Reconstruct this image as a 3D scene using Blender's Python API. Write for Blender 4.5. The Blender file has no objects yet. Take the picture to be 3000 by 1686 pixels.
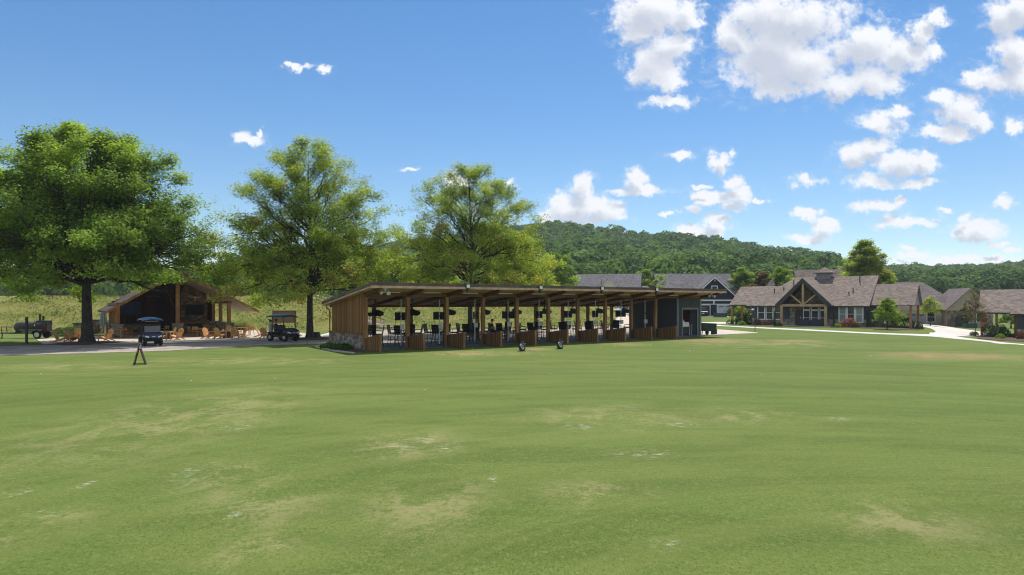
import bpy, bmesh, math, random
import numpy as np
from mathutils import Vector, Matrix, Euler

scene = bpy.context.scene
COL = scene.collection
R = math.radians

# ---------------------------------------------------------------- camera
FPX, CX0, HY, CAMH = 1950.0, 1500.0, 890.0, 3.0     # survey constants of the 3000 px wide photograph
cam_d = bpy.data.cameras.new('camera')
cam_d.sensor_width = 36.0
cam_d.lens = 36.0 * FPX / 3000.0
cam_d.shift_y = (HY - 843.0) / 3000.0
cam_d.clip_end = 6000.0
cam = bpy.data.objects.new('camera', cam_d)
cam.location = (0, 0, CAMH)
cam.rotation_euler = (R(90), 0, 0)
COL.objects.link(cam)
scene.camera = cam

# ---------------------------------------------------------------- light
SUN_EL, SUN_AZ = 62.0, 23.0        # azimuth clockwise from +Y
sd = bpy.data.lights.new('sun', 'SUN')
sd.energy = 4.2
sd.angle = R(0.53)
sd.color = (1.0, 0.955, 0.88)
sun = bpy.data.objects.new('sun', sd)
sv = Vector((math.sin(R(SUN_AZ)) * math.cos(R(SUN_EL)), math.cos(R(SUN_AZ)) * math.cos(R(SUN_EL)), math.sin(R(SUN_EL))))
sun.rotation_euler = sv.to_track_quat('Z', 'Y').to_euler()
sun.location = (0, 0, 60)
COL.objects.link(sun)

scene.view_settings.view_transform = 'Standard'
scene.view_settings.look = 'None'
scene.view_settings.exposure = 0.43
scene.view_settings.gamma = 1.0
scene.render.film_transparent = False
scene.cycles.use_denoising = True
scene.cycles.pixel_filter_type = 'BLACKMAN_HARRIS'
scene.cycles.filter_width = 1.15
scene.cycles.max_bounces = 8
scene.cycles.transparent_max_bounces = 8
scene.cycles.volume_bounces = 0

# ---------------------------------------------------------------- node helpers
def N(nt, kind, **kw):
    n = nt.nodes.new(kind)
    for k, v in kw.items():
        setattr(n, k, v)
    return n

def math_n(nt, op, a, b=None, c=None, clamp=False):
    n = nt.nodes.new('ShaderNodeMath'); n.operation = op; n.use_clamp = clamp
    for i, v in enumerate((a, b, c)):
        if v is None: continue
        if isinstance(v, (int, float)): n.inputs[i].default_value = v
        else: nt.links.new(v, n.inputs[i])
    return n.outputs[0]

def vmath(nt, op, a, b=None, c=None):
    n = nt.nodes.new('ShaderNodeVectorMath'); n.operation = op
    for i, v in enumerate((a, b, c)):
        if v is None: continue
        if isinstance(v, (tuple, list)): n.inputs[i].default_value = v
        else: nt.links.new(v, n.inputs[i])
    return n.outputs['Value'] if op in ('LENGTH', 'DISTANCE', 'DOT_PRODUCT') else n.outputs[0]

def smooth(nt, v, lo, hi):
    n = nt.nodes.new('ShaderNodeMapRange'); n.interpolation_type = 'SMOOTHSTEP'; n.clamp = True
    nt.links.new(v, n.inputs[0])
    n.inputs[1].default_value = lo; n.inputs[2].default_value = hi
    n.inputs[3].default_value = 0; n.inputs[4].default_value = 1
    return n.outputs[0]

def mixc(nt, f, a, b, mode='MIX'):
    n = nt.nodes.new('ShaderNodeMix'); n.data_type = 'RGBA'; n.blend_type = mode
    for s, v in ((n.inputs[0], f), (n.inputs[6], a), (n.inputs[7], b)):
        if isinstance(v, (int, float)): s.default_value = v
        elif isinstance(v, (tuple, list)): s.default_value = tuple(v[:3]) + (1,)
        else: nt.links.new(v, s)
    return n.outputs[2]

def noise(nt, vec, scale, detail=2.0, rough=0.5, dist=0.0):
    n = nt.nodes.new('ShaderNodeTexNoise')
    n.inputs['Scale'].default_value = scale; n.inputs['Detail'].default_value = detail
    n.inputs['Roughness'].default_value = rough; n.inputs['Distortion'].default_value = dist
    if vec is not None: nt.links.new(vec, n.inputs['Vector'])
    return n.outputs['Fac']

# ---------------------------------------------------------------- sky with cumulus clouds (functions of the view direction only)
world = bpy.data.worlds.new('World'); scene.world = world
world.use_nodes = True
wt = world.node_tree; wt.nodes.clear()
sky = wt.nodes.new('ShaderNodeTexSky'); sky.sky_type = 'NISHITA'; sky.sun_disc = False
sky.sun_elevation = R(SUN_EL); sky.sun_rotation = R(SUN_AZ)
sky.air_density = 1.0; sky.dust_density = 0.1; sky.ozone_density = 2.2; sky.altitude = 300

# cloud lobes: centre x, centre y, half width, half height (arc units: 1/1950 of the tangent plane ahead)
CL = [(1904,33,120,62),(2010,50,58,50),(1882,94,75,50),(1965,138,84,58),(1921,193,80,62),(1882,221,48,38),(1955,235,44,44),
(2225,44,100,60),(2153,110,58,48),(2252,138,118,106),(2335,55,178,70),(2308,193,178,82),(2280,255,105,34),
(2529,138,124,80),(2639,160,95,58),(2562,232,80,46),(2446,249,80,38),(2705,99,36,44),(2739,50,38,27),(2735,150,30,30),
(2943,55,58,58),(2990,33,55,55),(2971,166,58,84),(2915,238,84,48),(2849,232,32,27),(2990,240,60,50),
(2766,282,48,32),(2810,326,68,58),(2866,354,48,37),(2750,387,84,24),(2639,326,31,24),(2578,365,70,36),(2800,400,50,22),
(2518,459,68,40),(2562,431,48,28),(2639,481,70,42),(2706,481,42,32),(2573,530,74,22),(2683,540,60,16),(2971,381,32,26),
(2363,533,48,20),(1987,459,34,18),(2109,475,38,24),(2145,453,18,16),(2054,541,30,10),
(2148,530,32,28),(2098,580,80,26),(2164,575,42,38),(2228,586,26,12),(2031,616,27,12),(2148,613,38,14),
(2103,652,54,27),(2043,678,66,22),(1715,548,38,42),(1690,600,90,40),(1766,613,68,38),(1640,628,70,26),(1760,640,80,14),
(1860,525,37,34),(1866,560,90,18),(1949,627,27,8),
(2374,624,50,20),(2413,668,42,28),(2363,694,74,20),
(2573,608,78,26),(2640,596,34,20),(2650,652,88,18),(2761,624,26,12),(2938,594,40,18),
(2833,641,27,26),(2866,674,80,30),(2921,716,42,10),(2965,735,20,8),(2678,745,50,11),(2660,725,24,7),
(2805,757,78,17),(2640,771,42,10),(2915,762,68,14),(2750,778,130,10),(2990,766,60,10),
(869,197,34,12),(840,190,14,10),(946,210,22,12),(703,410,24,24),(735,419,38,13),(765,402,12,12),(1202,502,27,11),(1498,542,17,12),(1340,530,40,22),
(1968,300,78,18),
(-300,250,160,60),(-600,400,200,80),(3500,300,200,120),(3900,500,180,60),(3300,650,120,40),(2600,-250,240,110),(1700,-420,260,120),(900,-700,200,90)]

grp = bpy.data.node_groups.new('cloud_density', 'ShaderNodeTree')
grp.interface.new_socket('P', in_out='INPUT', socket_type='NodeSocketVector')
grp.interface.new_socket('D', in_out='OUTPUT', socket_type='NodeSocketFloat')
grp.interface.new_socket('B', in_out='OUTPUT', socket_type='NodeSocketFloat')
gi = grp.nodes.new('NodeGroupInput'); go = grp.nodes.new('NodeGroupOutput')
p0 = gi.outputs[0]
wn = grp.nodes.new('ShaderNodeTexNoise'); wn.inputs['Scale'].default_value = 26; wn.inputs['Detail'].default_value = 5; wn.inputs['Roughness'].default_value = 0.62
grp.links.new(p0, wn.inputs['Vector'])
w1 = vmath(grp, 'SUBTRACT', wn.outputs['Color'], (0.5, 0.5, 0.5))
w2 = vmath(grp, 'MULTIPLY', w1, (0.055, 0.046, 0.0))
pw = vmath(grp, 'ADD', p0, w2)
acc = None
for (cx, cy, rx, ry) in CL:
    x, y, a, b = (cx - CX0) / FPX, (HY - cy) / FPX, rx / FPX * 1.2, ry / FPX * 1.2
    v = vmath(grp, 'MULTIPLY_ADD', pw, (1 / a, 1 / b, 0), (-x / a, -y / b, 0))
    l = vmath(grp, 'LENGTH', v)
    # puffs differ in size, so distances are put on a common footing before blending
    acc = l if acc is None else math_n(grp, 'MINIMUM', acc, l) if min(rx, ry) < 30 else math_n(grp, 'SMOOTH_MIN', acc, l, 0.22)
nz = noise(grp, p0, 46, 7, 0.66)
nzb = noise(grp, p0, 17, 3, 0.5)
nz2 = math_n(grp, 'ADD', math_n(grp, 'MULTIPLY', math_n(grp, 'SUBTRACT', nz, 0.5), 1.5), math_n(grp, 'MULTIPLY', math_n(grp, 'SUBTRACT', nzb, 0.5), 0.7))
d = math_n(grp, 'ADD', math_n(grp, 'SUBTRACT', 1.0, acc), nz2)
grp.links.new(d, go.inputs[0])
grp.links.new(math_n(grp, 'SUBTRACT', 1.0, acc), go.inputs[1])

tc = wt.nodes.new('ShaderNodeTexCoord')
sep = wt.nodes.new('ShaderNodeSeparateXYZ'); wt.links.new(tc.outputs['Generated'], sep.inputs[0])
yy = math_n(wt, 'MAXIMUM', sep.outputs[1], 0.08)
px_ = math_n(wt, 'DIVIDE', sep.outputs[0], yy); pz_ = math_n(wt, 'DIVIDE', sep.outputs[2], yy)
comb = wt.nodes.new('ShaderNodeCombineXYZ'); wt.links.new(px_, comb.inputs[0]); wt.links.new(pz_, comb.inputs[1])
g1 = wt.nodes.new('ShaderNodeGroup'); g1.node_tree = grp; wt.links.new(comb.outputs[0], g1.inputs[0])
off = vmath(wt, 'ADD', comb.outputs[0], (0.008, 0.020, 0))
g2 = wt.nodes.new('ShaderNodeGroup'); g2.node_tree = grp; wt.links.new(off, g2.inputs[0])
alpha = smooth(wt, g1.outputs[0], -0.05, 0.55)
wisp = math_n(wt, 'MULTIPLY', smooth(wt, g1.outputs[0], -0.55, 0.15), smooth(wt, noise(wt, vmath(wt, 'MULTIPLY', comb.outputs[0], (1.0, 1.9, 0)), 30, 6, 0.72, 0.6), 0.46, 0.75))
alpha = math_n(wt, 'MAXIMUM', alpha, math_n(wt, 'MULTIPLY', wisp, 0.42))
ahead = smooth(wt, sep.outputs[1], 0.05, 0.3)
alpha = math_n(wt, 'MULTIPLY', math_n(wt, 'MULTIPLY', alpha, ahead), 0.97)
sh_in = math_n(wt, 'ADD', math_n(wt, 'MULTIPLY', g2.outputs[1], 0.85), math_n(wt, 'MULTIPLY', g2.outputs[0], 0.15))
fill_cloud = smooth(wt, noise(wt, tc.outputs['Generated'], 2.6, 5, 0.6), 0.46, 0.60)  # unseen clouds added behind and overhead, to brighten shaded faces
high = smooth(wt, pz_, 0.62, 0.95)
elsewhere = math_n(wt, 'MAXIMUM', math_n(wt, 'SUBTRACT', 1.0, ahead), high)
alpha = math_n(wt, 'MAXIMUM', alpha, math_n(wt, 'MULTIPLY', math_n(wt, 'MULTIPLY', fill_cloud, elsewhere), smooth(wt, sep.outputs[2], 0.0, 0.12)))
shade = smooth(wt, sh_in, 0.12, 0.80)
low = noise(wt, comb.outputs[0], 5, 2, 0.5)
shade2 = math_n(wt, 'MULTIPLY', shade, smooth(wt, low, 0.15, 0.45))
ccol = mixc(wt, shade2, (7.6, 7.7, 7.9), (4.7, 5.05, 5.8))
hs = wt.nodes.new('ShaderNodeHueSaturation'); hs.inputs['Saturation'].default_value = 1.27; hs.inputs['Value'].default_value = 0.96
wt.links.new(sky.outputs[0], hs.inputs['Color'])
mixn = mixc(wt, alpha, hs.outputs[0], ccol)
bg = wt.nodes.new('ShaderNodeBackground'); bg.inputs[1].default_value = 0.10
wt.links.new(mixn, bg.inputs[0])
wo = wt.nodes.new('ShaderNodeOutputWorld'); wt.links.new(bg.outputs[0], wo.inputs[0])
world.cycles.sampling_method = 'MANUAL'; world.cycles.sample_map_resolution = 512

# ---------------------------------------------------------------- materials
MATS = {}
def newmat(name):
    m = bpy.data.materials.new(name); m.use_nodes = True
    MATS[name] = m
    m.node_tree.nodes['Principled BSDF'].inputs['Specular IOR Level'].default_value = 0.15
    return m, m.node_tree, m.node_tree.nodes['Principled BSDF']

def mat(name, col, col2=None, rough=0.7, scale=6.0, metal=0.0, bump=0.0, bscale=30.0, detail=4, stretch=(1, 1, 1), spec=0.4, lo=0.35, hi=0.65):
    m, nt, b = newmat(name)
    tcn = N(nt, 'ShaderNodeTexCoord'); mp = N(nt, 'ShaderNodeMapping'); mp.inputs['Scale'].default_value = stretch
    nt.links.new(tcn.outputs['Object'], mp.inputs[0]); v = mp.outputs[0]
    if col2 is not None:
        f = smooth(nt, noise(nt, v, scale, detail, 0.6), lo, hi)
        nt.links.new(mixc(nt, f, col, col2), b.inputs['Base Color'])
    else:
        b.inputs['Base Color'].default_value = tuple(col) + (1,)
    b.inputs['Roughness'].default_value = rough; b.inputs['Metallic'].default_value = metal
    b.inputs['Specular IOR Level'].default_value = spec
    if bump:
        bn = N(nt, 'ShaderNodeBump'); bn.inputs['Strength'].default_value = bump; bn.inputs['Distance'].default_value = 0.03
        nt.links.new(noise(nt, v, bscale, 4, 0.6), bn.inputs['Height']); nt.links.new(bn.outputs[0], b.inputs['Normal'])
    return m

def boards(name, col, col2, pitch, axis=0, rough=0.75, gap=0.06, gapcol=None, tint=0.35, grain=(1, 1, 0.08)):
    """planks of width pitch across the object axis, each plank its own tone, fine grain"""
    m, nt, b = newmat(name)
    tcn = N(nt, 'ShaderNodeTexCoord'); s = N(nt, 'ShaderNodeSeparateXYZ'); nt.links.new(tcn.outputs['Object'], s.inputs[0])
    if axis == 3: a = math_n(nt, 'ADD', s.outputs[0], s.outputs[1])
    else: a = s.outputs[axis]
    t = math_n(nt, 'DIVIDE', a, pitch)
    idx = math_n(nt, 'FLOOR', t); fr = math_n(nt, 'FRACT', t)
    wnz = N(nt, 'ShaderNodeTexWhiteNoise'); wnz.noise_dimensions = '1D'; nt.links.new(idx, wnz.inputs['W'])
    mp = N(nt, 'ShaderNodeMapping'); mp.inputs['Scale'].default_value = grain; nt.links.new(tcn.outputs['Object'], mp.inputs[0])
    g = noise(nt, mp.outputs[0], 18, 4, 0.65)
    f = math_n(nt, 'ADD', math_n(nt, 'MULTIPLY', wnz.outputs['Value'], tint), math_n(nt, 'MULTIPLY', g, 1 - tint))
    c = mixc(nt, smooth(nt, f, 0.2, 0.8), col, col2)
    gm = math_n(nt, 'LESS_THAN', math_n(nt, 'MINIMUM', fr, math_n(nt, 'SUBTRACT', 1.0, fr)), gap)
    c = mixc(nt, gm, c, gapcol or tuple(x * 0.25 for x in col))
    nt.links.new(c, b.inputs['Base Color']); b.inputs['Roughness'].default_value = rough
    bn = N(nt, 'ShaderNodeBump'); bn.inputs['Strength'].default_value = 0.5; bn.inputs['Distance'].default_value = 0.02
    nt.links.new(math_n(nt, 'SUBTRACT', math_n(nt, 'MULTIPLY', g, 0.3), gm), bn.inputs['Height']); nt.links.new(bn.outputs[0], b.inputs['Normal'])
    return m

def stone(name, cols, scale=3.2, mortar=(0.16, 0.15, 0.13), flat=1.5):
    m, nt, b = newmat(name)
    tcn = N(nt, 'ShaderNodeTexCoord'); mp = N(nt, 'ShaderNodeMapping'); mp.inputs['Scale'].default_value = (1, 1, flat)
    nt.links.new(tcn.outputs['Object'], mp.inputs[0])
    v1 = N(nt, 'ShaderNodeTexVoronoi'); v1.inputs['Scale'].default_value = scale; nt.links.new(mp.outputs[0], v1.inputs['Vector'])
    v2 = N(nt, 'ShaderNodeTexVoronoi'); v2.feature = 'DISTANCE_TO_EDGE'; v2.inputs['Scale'].default_value = scale; nt.links.new(mp.outputs[0], v2.inputs['Vector'])
    r = N(nt, 'ShaderNodeValToRGB'); r.color_ramp.interpolation = 'CONSTANT'
    s = N(nt, 'ShaderNodeSeparateColor'); nt.links.new(v1.outputs['Color'], s.inputs[0]); nt.links.new(s.outputs[0], r.inputs[0])
    for i, c in enumerate(cols):
        e = r.color_ramp.elements[i] if i < 2 else r.color_ramp.elements.new(i / len(cols))
        e.position = i / len(cols); e.color = tuple(c) + (1,)
    g = noise(nt, tcn.outputs['Object'], 25, 4, 0.6)
    c = mixc(nt, 1.0, r.outputs[0], mixc(nt, g, (0.6, 0.6, 0.6), (1.3, 1.3, 1.3)), 'MULTIPLY')
    e = smooth(nt, v2.outputs['Distance'], 0.02, 0.07)
    nt.links.new(mixc(nt, e, mortar, c), b.inputs['Base Color']); b.inputs['Roughness'].default_value = 0.9
    bn = N(nt, 'ShaderNodeBump'); bn.inputs['Strength'].default_value = 0.8; bn.inputs['Distance'].default_value = 0.04
    nt.links.new(e, bn.inputs['Height']); nt.links.new(bn.outputs[0], b.inputs['Normal'])
    return m

def shingles(name, c1, c2, c3):
    m, nt, b = newmat(name)
    tcn = N(nt, 'ShaderNodeTexCoord')
    o = tcn.outputs['Object']
    mp = N(nt, 'ShaderNodeMapping'); mp.inputs['Scale'].default_value = (3.2, 3.2, 9.0); nt.links.new(o, mp.inputs[0])
    sn = N(nt, 'ShaderNodeVectorMath'); sn.operation = 'FLOOR'; nt.links.new(mp.outputs[0], sn.inputs[0])
    w = N(nt, 'ShaderNodeTexWhiteNoise'); w.noise_dimensions = '3D'; nt.links.new(sn.outputs[0], w.inputs['Vector'])
    f = math_n(nt, 'ADD', math_n(nt, 'MULTIPLY', w.outputs['Value'], 0.55), math_n(nt, 'MULTIPLY', noise(nt, o, 30, 3, 0.7), 0.5))
    r = N(nt, 'ShaderNodeValToRGB'); nt.links.new(f, r.inputs[0])
    r.color_ramp.elements[0].color = tuple(c1) + (1,); r.color_ramp.elements[0].position = 0.2
    r.color_ramp.elements[1].color = tuple(c3) + (1,); r.color_ramp.elements[1].position = 0.85
    e = r.color_ramp.elements.new(0.5); e.color = tuple(c2) + (1,)
    big = noise(nt, o, 0.5, 3, 0.6)
    nt.links.new(mixc(nt, 1.0, r.outputs[0], mixc(nt, big, (0.8, 0.8, 0.8), (1.2, 1.2, 1.2)), 'MULTIPLY'), b.inputs['Base Color'])
    b.inputs['Roughness'].default_value = 0.95
    return m

def leafmat(name, dark, light, trans=0.35, warm=None):
    """leaves: tone from the per-leaf attribute, light passes through the blade"""
    m, nt, b = newmat(name)
    at = N(nt, 'ShaderNodeAttribute'); at.attribute_name = 'tint'
    c = mixc(nt, at.outputs['Fac'], dark, light)
    if warm is not None:
        c = mixc(nt, smooth(nt, at.outputs['Fac'], 0.90, 0.97), c, warm)
    nt.links.new(c, b.inputs['Base Color']); b.inputs['Roughness'].default_value = 0.7; b.inputs['Specular IOR Level'].default_value = 0.12
    tr = N(nt, 'ShaderNodeBsdfTranslucent'); nt.links.new(mixc(nt, 1.0, c, (1.5, 1.45, 0.6), 'MULTIPLY'), tr.inputs[0])
    mx = N(nt, 'ShaderNodeMixShader'); mx.inputs[0].default_value = trans
    nt.links.new(b.outputs[0], mx.inputs[1]); nt.links.new(tr.outputs[0], mx.inputs[2])
    nt.links.new(mx.outputs[0], nt.nodes['Material Output'].inputs[0])
    return m

M_bark = mat('bark', (0.028, 0.023, 0.019), (0.075, 0.066, 0.055), 0.95, 9, bump=0.9, bscale=16, stretch=(1, 1, 0.25))
M_leafA = leafmat('leaf_deep', (0.090, 0.160, 0.024), (0.340, 0.470, 0.085), 0.46)
M_leafB = leafmat('leaf_mid', (0.120, 0.195, 0.028), (0.440, 0.540, 0.090), 0.46, (0.22, 0.18, 0.05))
M_leafC = leafmat('leaf_yellowgreen', (0.130, 0.205, 0.030), (0.470, 0.560, 0.095), 0.46, (0.26, 0.20, 0.06))
M_shrub = leafmat('leaf_shrub', (0.030, 0.072, 0.014), (0.110, 0.200, 0.036), 0.3)
M_lime = leafmat('leaf_lime', (0.110, 0.190, 0.020), (0.330, 0.440, 0.060), 0.45)
M_red = leafmat('leaf_red', (0.10, 0.045, 0.02), (0.34, 0.10, 0.06), 0.3, (0.5, 0.22, 0.16))
M_pink = leafmat('leaf_pink', (0.05, 0.09, 0.03), (0.55, 0.28, 0.20), 0.2, (0.8, 0.5, 0.42))
M_hyd = leafmat('leaf_hydrangea', (0.015, 0.045, 0.010), (0.055, 0.110, 0.025), 0.2, (0.45, 0.50, 0.30))
M_bronze = leafmat('leaf_bronze', (0.060, 0.055, 0.020), (0.20, 0.15, 0.05), 0.3)
M_cyp = leafmat('leaf_cypress', (0.020, 0.045, 0.012), (0.060, 0.105, 0.026), 0.15)
M_grassy = leafmat('leaf_ornamental_grass', (0.08, 0.12, 0.03), (0.28, 0.30, 0.10), 0.3)
M_tuft = leafmat('long_grass', (0.075, 0.095, 0.020), (0.24, 0.22, 0.062), 0.3, (0.36, 0.29, 0.13))
M_hill = leafmat('forest_leaves', (0.038, 0.092, 0.022), (0.150, 0.245, 0.055), 0.35)

M_cedar = boards('cedar_cladding', (0.150, 0.072, 0.026), (0.32, 0.165, 0.062), 0.14, 1, tint=0.5)
M_cedar_end = boards('cedar_fence_boards', (0.125, 0.066, 0.024), (0.29, 0.16, 0.062), 0.12, 1, tint=0.45)
M_timber = mat('stained_timber', (0.185, 0.088, 0.030), (0.36, 0.19, 0.068), 0.7, 3, stretch=(1, 1, 0.15), bump=0.2)
M_beam = mat('dark_stained_beam', (0.14, 0.052, 0.014), (0.27, 0.12, 0.036), 0.65, 3, stretch=(0.15, 1, 1), bump=0.15)
M_rafter = mat('rafter_timber', (0.085, 0.034, 0.013), (0.15, 0.062, 0.024), 0.65, 3, bump=0.15)
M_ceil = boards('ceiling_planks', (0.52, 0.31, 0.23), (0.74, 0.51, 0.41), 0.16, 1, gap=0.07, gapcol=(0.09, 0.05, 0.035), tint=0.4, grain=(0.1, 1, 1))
M_fasc = mat('weathered_fascia', (0.46, 0.26, 0.16), (0.60, 0.39, 0.27), 0.75, 2.5)
M_rmetal = mat('roof_edge_metal', (0.095, 0.072, 0.062), (0.15, 0.118, 0.10), 0.7, 1.2)
M_stoneA = stone('fieldstone', [(0.30, 0.26, 0.20), (0.22, 0.20, 0.17), (0.38, 0.35, 0.29), (0.16, 0.13, 0.10), (0.33, 0.28, 0.20)])
M_stoneB = stone('chimney_stone', [(0.24, 0.17, 0.11), (0.16, 0.13, 0.10), (0.30, 0.24, 0.16), (0.11, 0.09, 0.07), (0.25, 0.19, 0.13)], 2.6, (0.10, 0.08, 0.06))
M_conc = mat('concrete', (0.50, 0.46, 0.41), (0.60, 0.56, 0.50), 0.9, 0.8, bump=0.1)
M_pathm = mat('path_concrete', (0.33, 0.28, 0.25), (0.44, 0.38, 0.34), 0.9, 0.7, detail=6)
M_patio = mat('patio_concrete', (0.42, 0.35, 0.28), (0.54, 0.46, 0.38), 0.9, 0.9, detail=6)
M_floor = mat('bay_floor', (0.075, 0.09, 0.12), (0.12, 0.14, 0.17), 0.55, 2.0)
M_white = mat('white_paint', (0.78, 0.78, 0.76), None, 0.5)
M_offw = mat('off_white_plastic', (0.55, 0.56, 0.57), (0.66, 0.67, 0.68), 0.5, 3)
M_black = mat('black_metal', (0.012, 0.012, 0.014), (0.022, 0.022, 0.024), 0.45, 5)
M_blackp = mat('black_plastic', (0.010, 0.010, 0.012), (0.020, 0.020, 0.022), 0.35, 5)
M_screen = mat('screen_glass', (0.004, 0.004, 0.005), None, 0.45, spec=0.2)
M_rubber = mat('rubber', (0.012, 0.012, 0.012), (0.025, 0.024, 0.023), 0.8, 12)
M_rim = mat('wheel_metal', (0.55, 0.54, 0.52), (0.40, 0.39, 0.38), 0.35, 6, metal=0.7)
M_silver = mat('silver_metal', (0.62, 0.63, 0.64), None, 0.35, metal=0.6)
M_teak = mat('teak', (0.46, 0.22, 0.07), (0.66, 0.37, 0.14), 0.6, 4, stretch=(1, 1, 0.4))
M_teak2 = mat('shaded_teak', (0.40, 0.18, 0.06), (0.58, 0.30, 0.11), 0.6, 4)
M_gray = boards('grey_board_batten', (0.060, 0.067, 0.075), (0.080, 0.088, 0.097), 0.40, 3, gap=0.035, gapcol=(0.06, 0.065, 0.07), tint=0.3)
M_graytrim = mat('grey_trim', (0.17, 0.18, 0.19), (0.21, 0.22, 0.23), 0.7, 2)
M_navy = boards('navy_siding', (0.030, 0.036, 0.052), (0.040, 0.048, 0.066), 0.18, 2, gap=0.05, tint=0.2)
M_tan = mat('tan_siding', (0.33, 0.28, 0.21), (0.40, 0.34, 0.26), 0.8, 1.5)
M_creamw = mat('cream_wall', (0.62, 0.60, 0.54), (0.70, 0.68, 0.62), 0.8, 1.2)
M_shA = shingles('brown_shingles', (0.122, 0.096, 0.081), (0.180, 0.143, 0.121), (0.252, 0.205, 0.176))
M_shB = shingles('grey_shingles', (0.090, 0.086, 0.092), (0.135, 0.128, 0.135), (0.20, 0.19, 0.195))
M_shC = shingles('taupe_shingles', (0.095, 0.080, 0.078), (0.145, 0.122, 0.118), (0.21, 0.18, 0.172))
M_glass = mat('window_glass', (0.020, 0.028, 0.036), (0.05, 0.06, 0.07), 0.08, 0.8, spec=0.8)
M_shadeglass = mat('window_blind_glass', (0.17, 0.24, 0.21), (0.22, 0.29, 0.26), 0.15, 0.8, spec=0.7)
M_mulch = mat('mulch', (0.055, 0.030, 0.020), (0.115, 0.065, 0.045), 0.98, 14, bump=0.8, bscale=40)
M_chartr = mat('dark_charcoal_trim', (0.030, 0.032, 0.034), (0.042, 0.044, 0.046), 0.6, 2)
M_greenbox = mat('green_metal', (0.020, 0.060, 0.038), (0.028, 0.075, 0.048), 0.5, 2)
M_darkgreen = mat('dark_green_tub', (0.010, 0.024, 0.018), (0.016, 0.034, 0.026), 0.6, 4)
M_smoker = mat('smoker_steel', (0.026, 0.026, 0.030), (0.055, 0.052, 0.052), 0.5, 2.5)
M_rust = mat('rusty_steel', (0.085, 0.028, 0.015), (0.05, 0.02, 0.014), 0.8, 6)
M_bluecan = mat('blue_canopy', (0.045, 0.13, 0.30), (0.07, 0.18, 0.38), 0.3, 2)
M_navycan = mat('navy_canopy', (0.018, 0.045, 0.10), (0.03, 0.065, 0.14), 0.3, 2)
M_cartbody = mat('cart_body_blue', (0.010, 0.020, 0.055), (0.014, 0.028, 0.07), 0.25, 2, spec=0.6)
M_cartblk = mat('cart_body_black', (0.012, 0.013, 0.016), (0.02, 0.02, 0.024), 0.25, 2, spec=0.6)
M_vinyl = mat('black_vinyl', (0.018, 0.018, 0.020), (0.03, 0.03, 0.032), 0.5, 6)
M_lamp = mat('headlight_lens', (0.75, 0.76, 0.78), None, 0.15, spec=0.8)
M_browntex = mat('brown_panel', (0.16, 0.105, 0.065), (0.21, 0.14, 0.09), 0.85, 3)
M_tarp = mat('silver_fabric', (0.42, 0.43, 0.45), (0.30, 0.31, 0.33), 0.7, 8)
M_wicker = mat('dark_wicker', (0.022, 0.024, 0.036), (0.045, 0.048, 0.065), 0.7, 20)
M_carblack = mat('black_car_paint', (0.014, 0.015, 0.020), None, 0.4, spec=0.3)
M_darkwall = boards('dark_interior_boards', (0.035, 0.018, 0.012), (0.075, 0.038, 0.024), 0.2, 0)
M_carwhite = mat('white_car_paint', (0.68, 0.70, 0.72), None, 0.25, spec=0.6)
M_carblue = mat('blue_car_paint', (0.07, 0.16, 0.33), None, 0.2, spec=0.6)
M_skin = mat('skin', (0.42, 0.25, 0.17), None, 0.6)
M_shirt = mat('dark_shirt', (0.02, 0.022, 0.03), (0.03, 0.032, 0.04), 0.85, 9)
M_bluescr = mat('blue_banner', (0.015, 0.045, 0.20), (0.01, 0.02, 0.08), 0.5, 1.2)
M_bone = mat('bone', (0.55, 0.50, 0.42), (0.42, 0.37, 0.30), 0.7, 5)
M_signd = mat('sign_board_dark', (0.055, 0.030, 0.028), (0.08, 0.045, 0.04), 0.7, 5)
M_signred = mat('sign_red', (0.35, 0.08, 0.07), None, 0.6)
M_woodin = mat('storage_inner_wood', (0.11, 0.04, 0.025), (0.16, 0.07, 0.04), 0.85, 2)
M_orange = mat('orange_cedar_post', (0.26, 0.125, 0.048), (0.38, 0.205, 0.085), 0.7, 3, stretch=(1, 1, 0.2))
M_tanbeam = mat('tan_timber', (0.34, 0.22, 0.11), (0.46, 0.32, 0.18), 0.7, 3)

M_turfblade = leafmat('turf_blades', (0.050, 0.105, 0.018), (0.165, 0.225, 0.050), 0.3, (0.30, 0.28, 0.12))

M_shD = shingles('dark_brown_shingles', (0.055, 0.042, 0.038), (0.085, 0.066, 0.060), (0.13, 0.10, 0.092))
# ---------------------------------------------------------------- mesh helpers
def tag(o, label=None, cat=None, group=None, kind=None):
    if label: o['label'] = label
    if cat: o['category'] = cat
    if group: o['group'] = group
    if kind: o['kind'] = kind
    return o

def link(o, parent=None):
    COL.objects.link(o)
    if parent is not None: o.parent = parent
    return o

def empty(name, loc, rz, label, cat, group=None):
    o = bpy.data.objects.new(name, None); o.empty_display_size = 0.3
    o.location = loc; o.rotation_euler = (0, 0, rz)
    link(o); return tag(o, label, cat, group)

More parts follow.
